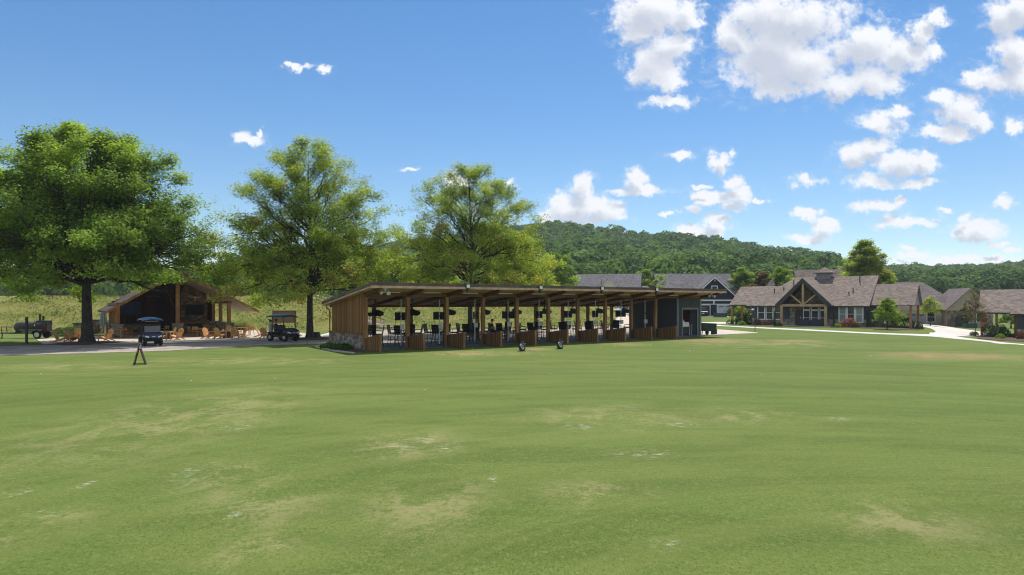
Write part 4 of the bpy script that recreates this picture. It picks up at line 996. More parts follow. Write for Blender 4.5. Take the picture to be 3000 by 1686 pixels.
# equipment poles with their control boxes and screens
def make_pole():
    r = empty('equipment_pole', (0, 0, 0), 0, 'x', 'pole', 'white floor-to-ceiling poles in the bays')
    MB().tube((0, 0, .07), (0, 0, 3.50), .028, n=10).build('pole', M_white, r)
    MB().lathe([(.10, .07), (.10, .10), (.04, .11)], n=12).build('foot', M_black, r)
    MB().box((0, 0, 2.12), (.09, .11, .09)).build('clamp', M_black, r)
    m_ = MB(); m_.lathe([(.05, -.04), (.08, 0), (.05, .04)], (0, 0, 3.34), 10); m_.bar((0, 0, 3.34), (.34, 0, 3.40), .04, .04); m_.box((.36, 0, 3.40), (.09, .08, .09)); m_.build('camera_head', M_black, r)
    b = MB(); b.box((.08, .07, 1.40), (.30, .13, .34)); bx = b.build('control_box', M_offw, r, .012)
    return r
p0_ = make_pole()
def make_tv():
    r = empty('television', (0, 0, 0), 0, 'x', 'television', 'black screens hung on the bay poles')
    MB().box((0, 0, 0), (.98, .05, .56)).build('housing', M_blackp, r, .008)
    MB().box((0, -.029, 0), (.92, .006, .51)).build('screen', M_screen, r)
    MB().box((0, .05, 0), (.14, .06, .20)).build('bracket', M_black, r)
    return r
t0_ = make_tv()
tvrot = [0.0, .1, 1.3, 0.05, 1.0, .75, .95, .25, None]
for i in range(9):
    x = 3 * (i + 1) + .3
    p = p0_ if i == 0 else copy_tree(p0_)
    p.location = PV(x, 1.4); p.rotation_euler = (0, 0, ANG - .5)
    p['label'] = 'white pole with grey control box in the %s bay from the left' % ORD[i] if i < 8 else 'white pole with control box nearest the grey storage wall'
    if i == 8 or tvrot[i] is None: continue
    t = t0_ if i == 0 else copy_tree(t0_)
    t.location = PV(x + .18, 1.62, 2.12); t.rotation_euler = (0, 0, tvrot[i])
    t['label'] = 'black flat screen on the pole of the %s bay from the left' % ORD[i]

# bar chairs and tables
def make_bar_chair():
    r = empty('bar_chair', (0, 0, 0), 0, 'x', 'chair', 'black bar chairs in the bays')
    MB().box((0, 0, .72), (.54, .50, .09)).build('seat', M_blackp, r, .02)
    b = MB()
    for k in range(5): b.box((0, .25 + .018 * k, .82 + .105 * k), (.56, .025, .100), M=Matrix.Rotation(-.18, 4, 'X'))
    b.bar((-.26, .23, .72), (-.26, .34, 1.30), .035, .035); b.bar((.26, .23, .72), (.26, .34, 1.30), .035, .035); b.build('backrest', M_blackp, r)
    for s in (-1, 1):
        a = MB(); a.path([(s * .27, .26, .94), (s * .28, .0, .96), (s * .28, -.2, .95), (s * .26, -.24, .72)], .018, 6); a.build('armrest', M_black, r)
        for f in (-1, 1):
            MB().path([(s * .22, f * .21, .70), (s * .25, f * .23, .45), (s * .27, f * .28, 0)], .021, 6).build('leg', M_black, r)
    f = MB(); f.path([(.25, .24, .3), (.25, -.25, .3), (-.25, -.25, .3), (-.25, .24, .3), (.25, .24, .3)], .012, 5); f.build('footrest', M_black, r)
    return r
c0_ = make_bar_chair()
def make_bar_table():
    r = empty('bar_table', (0, 0, 0), 0, 'x', 'table', 'black bar tables in the bays')
    MB().lathe([(.46, .93), (.50, .935), (.50, .955), (.46, .96)], n=24).build('tabletop', M_black, r)
    for a in range(4):
        t = a * math.pi / 2 + .4
        MB().path([(.10 * math.cos(t), .10 * math.sin(t), .93), (.14 * math.cos(t), .14 * math.sin(t), .5), (.34 * math.cos(t), .34 * math.sin(t), 0)], .018, 6).build('leg', M_black, r)
    return r
b0_ = make_bar_table()
rd = random.Random(4)
SIDE = ['front left', 'front right', 'rear left', 'rear right']
first = True; kk = 0
for i in range(9):
    cx, cy = 3 * i + 1.45 + rd.uniform(-.15, .15), 3.3 + rd.uniform(-.15, .25)
    if i == 8: cx += .2
    t = b0_ if i == 0 else copy_tree(b0_)
    t.location = PV(cx, cy, .07); t.rotation_euler = (0, 0, rd.uniform(0, 3)); t['label'] = 'round black bar table in the %s bay from the left' % ORD[i]
    for j, (dx, dy) in enumerate(((-.72, -.62), (.78, -.55), (-.66, .72), (.70, .70))):
        c = c0_ if first else copy_tree(c0_); first = False
        x, y = cx + dx + rd.uniform(-.08, .08), cy + dy + rd.uniform(-.08, .08)
        c.location = PV(x, y, .07)
        c.rotation_euler = (0, 0, ANG + math.atan2(cy - y, cx - x) + math.pi / 2 + rd.uniform(-.35, .35))
        c.scale = (1.1, 1.1, 1.08)
        c['label'] = 'black slatted bar chair, %s of the table in the %s bay from the left' % (SIDE[j], ORD[i])
        if i == 4 and j == 0: pchair = c

# seated person in a cap in the fourth bay
def skin_body(name, pts, edges, rad, m, parent, sub=2, rootv=0):
    me = bpy.data.meshes.new(name); me.from_pydata(pts, edges, []); o = bpy.data.objects.new(name, me); link(o, parent)
    s = o.modifiers.new('skin', 'SKIN'); s.use_smooth_shade = True
    for v, r in zip(me.skin_vertices[0].data, rad): v.radius = (r, r) if not isinstance(r, tuple) else r
    me.skin_vertices[0].data[rootv].use_root = True
    q = o.modifiers.new('sub', 'SUBSURF'); q.levels = sub; q.render_levels = sub
    me.materials.append(m); return o
a = (1441 - CX0) / FPX; q = PV(0, 2.65); tX = (a * q.y - q.x) / (PU.x - a * PU.y)
pl_ = PV(tX, 2.65, .07)
per = empty('person', pl_, R(75), 'seated person in dark shirt and cap in the fourth bay, seen over chair backs', 'person')
pts = [(0, 0, .82), (0, .02, 1.02), (0, .0, 1.25), (0, -.01, 1.36), (0, -.02, 1.45), (0, -.03, 1.56), (0, -.02, 1.64),
       (.19, 0, 1.30), (.26, -.05, 1.06), (.18, -.27, .97), (-.19, 0, 1.30), (-.26, -.05, 1.06), (-.16, -.28, .98),
       (.11, -.02, .81), (.13, -.44, .80), (.13, -.46, .42), (.13, -.58, .34), (-.11, -.02, .81), (-.13, -.44, .80), (-.13, -.44, .42), (-.13, -.56, .34)]
ed = [(0, 1), (1, 2), (2, 3), (3, 4), (4, 5), (5, 6), (2, 7), (7, 8), (8, 9), (2, 10), (10, 11), (11, 12), (0, 13), (13, 14), (14, 15), (15, 16), (0, 17), (17, 18), (18, 19), (19, 20)]
rad = [(.16, .12), (.14, .11), (.16, .11), .06, .055, (.085, .10), (.07, .085), .07, .05, .035, .07, .05, .035, .09, .065, .045, .04, .09, .065, .045, .04]
body = skin_body('body', pts, ed, rad, M_skin, per)
pts2 = [(0, 0, .84), (0, .02, 1.02), (0, .0, 1.25), (0, -.005, 1.34), (.20, 0, 1.30), (.25, -.03, 1.12), (-.20, 0, 1.30), (-.25, -.03, 1.12)]
skin_body('shirt', pts2, [(0, 1), (1, 2), (2, 3), (2, 4), (4, 5), (2, 6), (6, 7)], [(.175, .135), (.155, .125), (.175, .125), .075, .085, .07, .085, .07], M_shirt, per)
skin_body('trousers', [(0, 0, .84), (.11, -.02, .82), (.13, -.44, .81), (.13, -.46, .48), (-.11, -.02, .82), (-.13, -.44, .81), (-.13, -.44, .48)], [(0, 1), (1, 2), (2, 3), (0, 4), (4, 5), (5, 6)], [(.165, .13), .105, .08, .06, .105, .08, .06], M_shirt, per)
cp = MB(); cp.lathe([(.118, 1.60), (.122, 1.66), (.10, 1.71), (.05, 1.74), (.005, 1.745)], (0, -.025, 0), 16); cp.prism([(-.09, -.13), (.09, -.13), (.075, -.23), (0, -.255), (-.075, -.23)], 'Z', 1.605, 1.62); cp.build('cap', M_black, per)

# things in and beside the storage room
q = PV(31.75, .75, .07)
sc = empty('storage_cart', q, ANG, 'black storage cart just inside the open storage door', 'cart')
MB().box((0, 0, .42), (.82, .55, .70)).build('body', M_blackp, sc, .02)
for sx in (-1, 1):
    for sy in (-1, 1): MB().lathe([(.06, -.02), (.06, .02)], (sx * .32, sy * .2, .06), 12, 'Y').build('wheel', M_rubber, sc)
co = empty('cooler', q + Vector((0, 0, .775)), ANG, 'white lidded cooler standing on the black cart in the storage doorway', 'cooler')
MB().box((0, 0, .19), (.86, .50, .36)).build('body', M_white, co, .02); MB().box((0, 0, .40), (.90, .54, .06)).build('lid', M_white, co, .015); MB().box((0, -.256, .27), (.14, .012, .05)).build('latch', M_black, co)
tw = MB(); rr_ = random.Random(2)
tw.lathe([(.17, 0), (.15, .07), (.09, .16), (.035, .25), (.01, .28)], n=9); tag(tw.build('towel', M_white), 'crumpled white towel lying on the cooler lid', 'towel')
bpy.data.objects['towel'].location = q + Vector((-.1, .0, 1.205)); 
for i, (dx, ln_, mm, lb) in enumerate(((0, .30, M_signred, 'red stake leaning in the storage doorway'), (.14, .34, M_white, 'white stake leaning beside the red one in the storage doorway'), (-.14, .28, M_silver, 'grey stake leaning left of the red one in the storage doorway'))):
    s = empty('marker_stake', PV(32.3 + dx * .7, .35 + i * .05, .07), ANG, lb, 'stake', 'stakes leaning in the storage doorway')
    MB().bar((0, 0, 0), (ln_, .22, 1.05), .05, .02).build('shaft', mm, s); MB().lathe([(.035, 0), (.035, .03)], (ln_, .22, 1.03), 8).build('tip', M_black, s)
q = PV(35.1, .7, 0)
uc = empty('utility_cart', q, ANG - .3, 'dark green dump cart parked against the right end of the range building', 'cart')
b = MB(); b.prism([(-.85, 1.18), (.75, 1.10), (.70, .62), (.30, .38), (-.45, .42), (-.80, .75)], 'Y', -.42, .42); b.build('tub', M_darkgreen, uc, .02)
b = MB(); b.bar((-.6, -.3, .4), (.75, -.3, .36), .05, .05); b.bar((-.6, .3, .4), (.75, .3, .36), .05, .05); b.bar((-.55, 0, .4), (-.62, 0, .02), .05, .05); b.bar((.6, 0, .36), (.9, 0, .95), .05, .05); b.build('frame', M_black, uc)
for s in (-1, 1): 
    w_ = MB(); w_.lathe([(.10, -.05), (.19, -.05), (.21, 0), (.19, .05), (.10, .05)], (.25, s * .46, .21), 16, 'Y'); w_.build('wheel', M_rubber, uc)
MB().box((.72, 0, .32), (.34, .5, .5)).build('motor_box', M_blackp, uc, .02)
x, y, z = hit(2105, 984)
wb = MB(); wb.box((0, 0, .05), (1.8, .22, .06), -.55); tag(wb.build('plank', M_white, loc=(x, y, z)), 'flat white plank lying in the grass right of the range building', 'plank')

# ---------------------------------------------------------------- bag-shaped tee markers on the lawn
def make_bag_marker(px, py, label):
    x, y, z = hit(px, py)
    r = empty('bag_shaped_marker', (x, y, z), R(20), label, 'marker', 'bag-shaped markers on the lawn')
    k = .60 / .525
    b = MB()
    prof = [(-.10, .0), (.13, .0), (.15, .09), (.19, .16), (.185, .24), (.15, .31), (.135, .38), (.17, .46), (.14, .50), (.12, .52), (-.07, .56), (-.09, .45), (-.15, .33), (-.185, .22), (-.14, .10)]
    b.prism([(u * k, v * k) for u, v in prof], 'Y', -.12, .12); b.build('body', M_blackp, r, .03)
    p = MB()
    sl = [(-.105, .42), (-.06, .43), (.075, .19), (.07, .13), (.02, .10), (-.03, .13), (-.155, .34), (-.145, .40)]
    p.prism([(u * k, v * k) for u, v in sl], 'Y', -.132, -.122); pn = p.build('panel', M_white, r)
    p = MB(); p.prism([(u * k * .68 - .012, (v - .265) * k * .72 + .265 * k) for u, v in sl], 'Y', -.1345, -.1325); p.build('lettering', M_graytrim, pn)
    h = MB(); h.path([(-.01 * k, -.13, .46 * k), (.05 * k, -.15, .44 * k), (.09 * k, -.15, .36 * k), (.06 * k, -.13, .30 * k)], .012, 6); h.build('handle', M_silver, r)
    MB().box((.165 * k, -.06, .41 * k), (.06, .06, .04)).build('buckle', M_offw, r); MB().box((.14 * k, -.11, .2 * k), (.05, .03, .05)).build('buckle', M_offw, r)
    MB().bb(-.30, .20, -.16, .14, 0, .025).build('base_plate', M_black, r)
    return r
make_bag_marker(1529, 1029.5, 'black bag-shaped marker with white lozenge, the left and nearer of the two')
make_bag_marker(1640, 1023, 'black bag-shaped marker with white lozenge, the right and farther of the two')

# A-frame sign seen edge on
x, y, z = hit(409, 1069.5)
sg = empty('a_frame_sign', (x, y, z), R(8), 'dark brown wooden A-frame sign standing on the lawn at the left', 'sign')
f1 = MB(); f1.bar((-.255, 0, 0), (.015, 0, 1.02), .16, .05, up=(1, 0, 0)); fb = f1.build('front_board', M_signd, sg)
f1 = MB(); f1.bar((.27, 0, 0), (.02, 0, .80), .07, .05, up=(1, 0, 0)).bar((.27, .10, 0), (.02, .10, .80), .07, .05, up=(1, 0, 0)).bar((.25, .05, .08), (.04, .05, .74), .05, .02, up=(1, 0, 0)); f1.build('rear_board', M_signd, sg)
MB().bar((-.24, -.0, .045), (.26, -.0, .045), .03, .05).build('spreader', M_black, sg)
tp = MB(); tp.bar((-.02, -.032, .80), (.035, -.032, 1.08), .135, .012, up=(0, 1, 0)); hd = tp.build('header_plate', M_offw, sg); 
MB().bar((.022, -.041, 1.0), (.034, -.041, 1.06), .13, .006, up=(0, 1, 0)).build('header_band', M_signred, hd)
let = MB()
d_ = Vector((.27, 0, 1.02)).normalized()
for t, w_, h_ in ((.12, .06, .03), (.18, .07, .02), (.225, .07, .02), (.27, .06, .02), (.315, .07, .02), (.36, .05, .02), (.40, .07, .018), (.64, .07, .025), (.69, .06, .025), (.74, .07, .02)):
    p_ = Vector((-.255, -.083, 0)) + d_ * t
    let.bar(p_ - d_ * h_ * .5, p_ + d_ * h_ * .5, w_ * .45, .008, up=(0, 1, 0))
let.build('lettering', M_tan, fb)
MB().bar(Vector((-.255, -.084, 0)) + d_ * .60, Vector((-.255, -.084, 0)) + d_ * .80, .045, .003, up=(0, 1, 0)).build('red_field', M_signred, fb)

# stray range balls
ball = MB().lathe([(.004, -.024), (.017, -.017), (.024, 0), (.017, .017), (.004, .024)], n=10).build('golf_ball', M_white)
rb_ = random.Random(8)
BO = 'leftmost second third fourth fifth sixth seventh eighth ninth tenth eleventh twelfth thirteenth fourteenth fifteenth sixteenth seventeenth eighteenth'.split()
for i, (px, py) in enumerate(sorted(((1385,1025),(1428,1040),(1300,1042),(1352,1046),(1700,1015),(1760,1019),(1800,1017),(1590,1043),(1905,1012),(1612,1097),(560,1118),(806,1112),(1246,1146),(2550,1045),(2020,1030),(1140,1040),(2230,1100),(120,1098)))):
    o = ball if i == 0 else ball.copy()
    if i: COL.objects.link(o)
    x, y, z = hit(px, py); o.location = (x, y, z + .028); tag(o, ('%s golf ball on the lawn' % BO[i]) + (', counting from the left' if i else ', a small white dot near the sign'), 'golf ball', 'golf balls on the lawn')
# ---------------------------------------------------------------- left gabled pavilion with the stone fireplace
GO = Vector((-30.4, 60.5, 0.0))
def GV(x, y, z=0.0): return GO + PU * x + PN * y + Vector((0, 0, z))
gp = empty('gabled_pavilion', GO, ANG, 'gabled open timber pavilion with stone-footed posts and a stone fireplace behind the patio', 'pavilion')
XE, ZR, ZE, Y0, Y1 = 6.25, 5.95, 2.35, -1.0, 9.0
def slope(x): return ZR - (ZR - ZE) * abs(x) / XE
for s in (-1, 1):
    XE = 5.65 if s < 0 else 6.9
    r = MB(); r.prism([(0, ZR), (s * XE, ZE), (s * XE, ZE - .10), (0, ZR - .10)], 'Y', Y0, Y1); rf = r.build('roof_slope', M_shD, gp)
    r = MB(); r.prism([(0, ZR - .103), (s * (XE - .03), ZE - .103), (s * (XE - .03), ZE - .15), (0, ZR - .15)], 'Y', Y0 + .02, Y1 - .02); r.build('soffit', M_tan if s > 0 else M_beam, rf)
    r = MB(); r.prism([(0, ZR - .02), (s * XE, ZE - .02), (s * XE, ZE - .24), (0, ZR - .30)], 'Y', Y0 - .05, Y0 - .003); r.build('barge_board', M_orange, gp)
XE = 6.25
def gpost(x, y, top, base=True, w=.30):
    MB().bb(x - w / 2, x + w / 2, y - w / 2, y + w / 2, 1.2 if base else 0, top).build('post', M_orange, gp)
    if base:
        MB().bb(x - .40, x + .40, y - .40, y + .40, 0, 1.10).build('stone_pier', M_stoneA, gp); MB().bb(x - .46, x + .46, y - .46, y + .46, 1.102, 1.198).build('pier_cap', M_graytrim, gp)
gpost(0, 0, 5.4); gpost(-4.7, 0, 2.85); gpost(4.4, 0, 3.0); gpost(4.4, 3.6, 3.0); gpost(4.4, 7.0, 3.0); gpost(-4.7, 3.6, 2.85); gpost(-4.7, 7, 2.85)
for x, z in ((-4.7, 2.86), (4.4, 3.005)):
    MB().bb(x - .14, x + .14, -.6, 8.5, z, z + .22).build('plate_beam', M_beam, gp)
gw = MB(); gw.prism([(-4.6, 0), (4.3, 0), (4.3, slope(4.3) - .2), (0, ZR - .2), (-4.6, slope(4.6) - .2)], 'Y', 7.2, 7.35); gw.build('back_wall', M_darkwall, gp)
ch = MB(); ch.bb(1.1, 3.7, 5.6, 7.18, 0, 1.2).bb(1.2, 3.6, 5.8, 7.18, 1.2, 3.95); 
ch.prism([(1.2, 3.95), (3.6, 3.95), (3.3, 4.35), (1.5, 4.9)], 'Y', 5.8, 7.18); fp = ch.build('stone_chimney', M_stoneB, gp)
MB().bb(1.7, 3.1, 5.57, 5.598, .35, 1.0).build('firebox', M_black, fp); MB().bb(1.05, 3.75, 5.52, 5.80, 1.22, 1.34).build('mantel', M_beam, fp)
tv = empty('television', GV(2.4, 5.7, 2.35), ANG, 'large dark screen mounted on the stone chimney', 'television')
MB().box((0, 0, 0), (1.75, .08, 1.0)).build('housing', M_blackp, tv); MB().box((0, -.045, 0), (1.66, .008, .92)).build('screen', M_screen, tv)
hn = MB(); hn.path([(-.75, 0, .18), (-.55, -.05, .02), (-.2, -.05, -.03), (0, -.06, 0), (.2, -.05, -.03), (.55, -.05, .02), (.75, 0, .18)], [.015, .04, .055, .06, .055, .04, .015], 8)
hn.path([(0, -.08, .06), (0, -.12, -.12), (0, -.12, -.36)], [.11, .09, .05], 8)
o = hn.build('longhorn_skull', M_bone); o.location = GV(2.4, 5.7, 3.65); o.rotation_euler = (0, 0, ANG); tag(o, 'pale longhorn skull mounted high on the stone chimney', 'skull')
bn_ = MB(); bn_.box((0, 0, 0), (2.4, .04, 1.3)); o = bn_.build('banner', M_bluescr); o.location = GV(-3.4, 7.1, 2.6); o.rotation_euler = (0, 0, ANG); tag(o, 'deep blue banner on the back wall at the left of the pavilion', 'banner')
fan = empty('ceiling_fan', GV(-1.6, 2.8, 0), ANG, 'ceiling fan hanging under the pavilion roof left of the centre post', 'fan')
MB().tube((0, 0, slope(1.6) - .15), (0, 0, 3.75), .02).build('rod', M_black, fan); MB().lathe([(.05, 3.65), (.12, 3.67), (.12, 3.75), (.04, 3.8)], n=12).build('motor', M_black, fan)
for k in range(4):
    a = k * math.pi / 2 + .5; MB().bar((.1 * math.cos(a), .1 * math.sin(a), 3.70), (.72 * math.cos(a), .72 * math.sin(a), 3.68), .13, .012).build('blade', M_tan, fan)
# bar counter in the pavilion
bc = empty('bar_counter', GV(-2.6, 5.6, 0), ANG, 'dark stone-faced bar counter at the back of the pavilion', 'counter')
MB().bb(-1.8, 1.8, -.3, .3, 0, 1.02).build('base', M_stoneB, bc); MB().bb(-1.9, 1.9, -.42, .42, 1.022, 1.08).build('countertop', M_chartr, bc)
# low dark stone walls behind the big trunk
for px0, px1, py, h, lb in ((216, 244, 982, 1.15, 'dark low stone wall just left of the big tree trunk'), (268, 291, 979, 1.4, 'dark stone outdoor kitchen block just right of the big tree trunk')):
    A = Vector(hit(px0, py)); B = Vector(hit(px1, py)); c = (A + B) / 2; L = (B - A).length
    r = empty('stone_wall', c, 0, lb, 'wall'); MB().box((0, .4, h / 2 - .05), (L, .8, h)).build('wall', M_stoneB, r); MB().box((0, .4, h - .02), (L + .12, .92, .07)).build('cap', M_chartr, r)
# closed umbrella / fringe by the left post
x, y, z = hit(303, 979)
um = empty('closed_umbrella', (x, y, z), 0, 'closed silver-grey patio umbrella hanging in folds at the left end of the pavilion', 'umbrella')
MB().tube((0, 0, 0), (0, 0, 2.42), .025).build('pole', M_black, um)
u = MB(); vs = []; nn = 20
for (r0, zz) in ((.05, 2.36), (.20, 2.28), (.30, 1.6), (.36, .95), (.30, .85)):
    for k in range(nn):
        a = 2 * math.pi * k / nn; rr = r0 * (1.0 if k % 2 else .72); vs.append((rr * math.cos(a), rr * math.sin(a), zz + (0 if k % 2 else .05)))
u.add(vs, [(i * nn + k, i * nn + (k + 1) % nn, (i + 1) * nn + (k + 1) % nn, (i + 1) * nn + k) for i in range(4) for k in range(nn)]); u.build('canopy', M_tarp, um)
MB().lathe([(.28, 0), (.28, .05), (.05, .09)], n=14).build('base', M_black, um)
MB().lathe([(.02, 2.42), (.22, 2.40), (.30, 2.34), (.28, 2.32)], n=12).build('top_cap', M_black, um)

# ---------------------------------------------------------------- patio furniture
def make_adirondack(m=None):
    m = m or M_teak
    r = empty('adirondack_chair', (0, 0, 0), 0, 'x', 'chair', 'wooden adirondack chairs on the patio')
    # faces -Y
    s = MB()
    for k in range(5): s.box((0, -.30 + k * .115, .36 - k * .042), (.54, .10, .022), M=Matrix.Rotation(-.36, 4, 'X'))
    s.build('seat', m, r)
    b = MB()
    for k in range(5):
        x = (k - 2) * .112; h = .98 - .05 * abs(k - 2) ** 1.6
        b.bar((x * .9, .20, .17), (x * 1.15, .20 + .40 * h / .98, .17 + .83 * h), .10, .02, up=(0, 1, 0)) if False else b.bar((x * .88, .20, .17), (x * 1.15, .56, .17 + h * .80), .022, .105, up=(1, 0, 0)) if False else b.box(((x * 1.02), .20 + .18, .17 + h * .40), (.104, .022, h * .88), M=Matrix.Rotation(-.42, 4, 'X'))
    b.box((0, .47, .62), (.60, .03, .07), M=Matrix.Rotation(-.42, 4, 'X')); b.build('backrest', m, r)
    for q in (-1, 1):
        MB().box((q * .34, -.05, .60), (.14, .74, .024)).build('armrest', m, r)
        MB().box((q * .30, -.34, .295), (.10, .024, .59)).build('front_leg', m, r)
        MB().bar((q * .27, -.36, .33), (q * .27, .62, .03), .12, .025, up=(1, 0, 0)) .build('side_rail', m, r) if False else MB().prism([(-.38, .40), (-.38, .28), (.60, 0), (.70, 0), (.66, .06), (.1, .25)], 'X', q * .27 - .013, q * .27 + .013).build('side_rail', m, r)
    return r
ad0 = make_adirondack()
adl = [(180, 1004.5, 100, 'leftmost wooden lounge chair, facing right at the left end of the patio'), (211, 1004.5, 60, 'second wooden lounge chair from the left, left of the big trunk'),
       (224, 998, 20, 'wooden lounge chair half hidden behind the second one at the left'), (308, 1001, -100, 'wooden lounge chair just right of the big tree trunk, facing left'),
       (470, 999, 172, 'wooden lounge chair seen squarely from the back beside the parked cart'), (495, 993, -80, 'wooden lounge chair behind the back-turned one beside the cart'),
       (517, 996.5, -110, 'wooden lounge chair at the foot of the central stone pier'), (612, 994, 65, 'wooden lounge chair at the patio centre facing right'),
       (646, 993.5, 165, 'shaded wooden lounge chair with its back turned, left of the fire table'), (667, 986, 10, 'wooden lounge chair facing the camera behind the fire table'),
       (688, 993.5, -160, 'shaded wooden lounge chair right of the fire table, back turned'), (704, 992.5, -95, 'wooden lounge chair right of the fire table, facing left'),
       (768, 989, 100, 'wooden lounge chair left of the golf bags'), (778, 993, 175, 'dark lounge chair partly behind the golf bags'), (862, 985.5, -75, 'wooden lounge chair half hidden behind the right golf cart')]
for i, (px, py, a, lb) in enumerate(adl):
    c = ad0 if i == 0 else copy_tree(ad0)
    c.location = hit(px, py); c.location.z += .035; c.rotation_euler = (0, 0, R(a)); c['label'] = lb
def make_armchair():
    r = empty('patio_armchair', (0, 0, 0), 0, 'x', 'chair', 'teak dining armchairs at the patio tables')
    MB().box((0, 0, .44), (.56, .50, .035)).build('seat', M_teak2, r)
    b = MB(); b.box((0, .25, .88), (.58, .03, .07)); b.box((0, .24, .62), (.54, .025, .04))
    for k in range(6): b.box(((k - 2.5) * .085, .245, .74), (.05, .02, .24))
    b.build('backrest', M_teak2, r)
    for s in (-1, 1):
        MB().box((s * .30, 0, .66), (.06, .52, .03)).build('armrest', M_teak2, r)
        MB().path([(s * .29, -.24, .66), (s * .28, -.20, .40), (s * .30, -.28, 0)], .022, 6).build('leg', M_teak2, r)
        MB().path([(s * .29, .25, .90), (s * .28, .20, .42), (s * .30, .32, 0)], .022, 6).build('leg', M_teak2, r)
    return r
def make_table():
    r = empty('patio_table', (0, 0, 0), 0, 'x', 'table', 'round teak tables on the patio')
    MB().lathe([(.60, .71), (.62, .72), (.62, .745), (.60, .75)], n=28).build('tabletop', M_teak2, r)
    for k in range(4):
        a = k * math.pi / 2 + .78; MB().bar((.42 * math.cos(a), .42 * math.sin(a), 0), (.38 * math.cos(a), .38 * math.sin(a), .71), .06, .06).build('leg', M_teak2, r)
    return r
ar0 = make_armchair(); tb0 = make_table(); first = True
for i, (px, py, lb, chs) in enumerate(((350, 992, 'round teak table left of the blue-roofed cart', [(326, 991, -100, 'teak armchair left of the table by the blue-roofed cart'), (343, 988, 5, 'teak armchair behind the table by the blue-roofed cart'), (373, 991.5, 150, 'teak armchair between that table and the blue-roofed cart')]),
                                      (590, 987, 'round teak table in front of the fireplace', [(561, 987.5, 100, 'teak armchair left of the fireplace table'), (576, 988, 170, 'teak armchair in front of the fireplace table, back turned'), (603, 983, 10, 'teak armchair behind the fireplace table')]),
                                      (701, 984, 'round teak table behind the fire table at the right', [(681, 984, 80, 'teak armchair left of the right-hand table'), (722, 982.5, -60, 'teak armchair right of the right-hand table'), (731, 984, -120, 'rightmost teak armchair of the patio, angled away')]),
                                      (448, 986, 'teak table right of the blue-roofed cart', [(458, 984, -30, 'teak armchair behind the table right of the blue-roofed cart'), (483, 984.5, -100, 'teak armchair right of that table, near the central pier')]))):
    t = tb0 if i == 0 else copy_tree(tb0); t.location = hit(px, py); t.location.z += .035; t['label'] = lb
    for (qx, qy, a, l2) in chs:
        c = ar0 if first else copy_tree(ar0); first = False
        c.location = hit(qx, qy); c.location.z += .035; c.rotation_euler = (0, 0, R(a)); c['label'] = l2
for i, (px, py, lb) in enumerate(((667, 991.5, 'dark square fire table with a light top at the patio centre'), (488, 994.5, 'dark square fire table between lounge chairs by the central pier'))):
    x, y, z = hit(px, py); r = empty('fire_table', (x, y, z + .035), .5, lb, 'fire table', 'fire tables on the patio')
    MB().prism([(-.42, 0), (.42, 0), (.50, .56), (-.50, .56)], 'Y', -.42, .42).build('base', M_cartblk, r); MB().box((0, 0, .59), (1.06, 1.06, .055)).build('top', M_graytrim, r); MB().box((0, 0, .62), (.5, .5, .02)).build('burner', M_black, r)

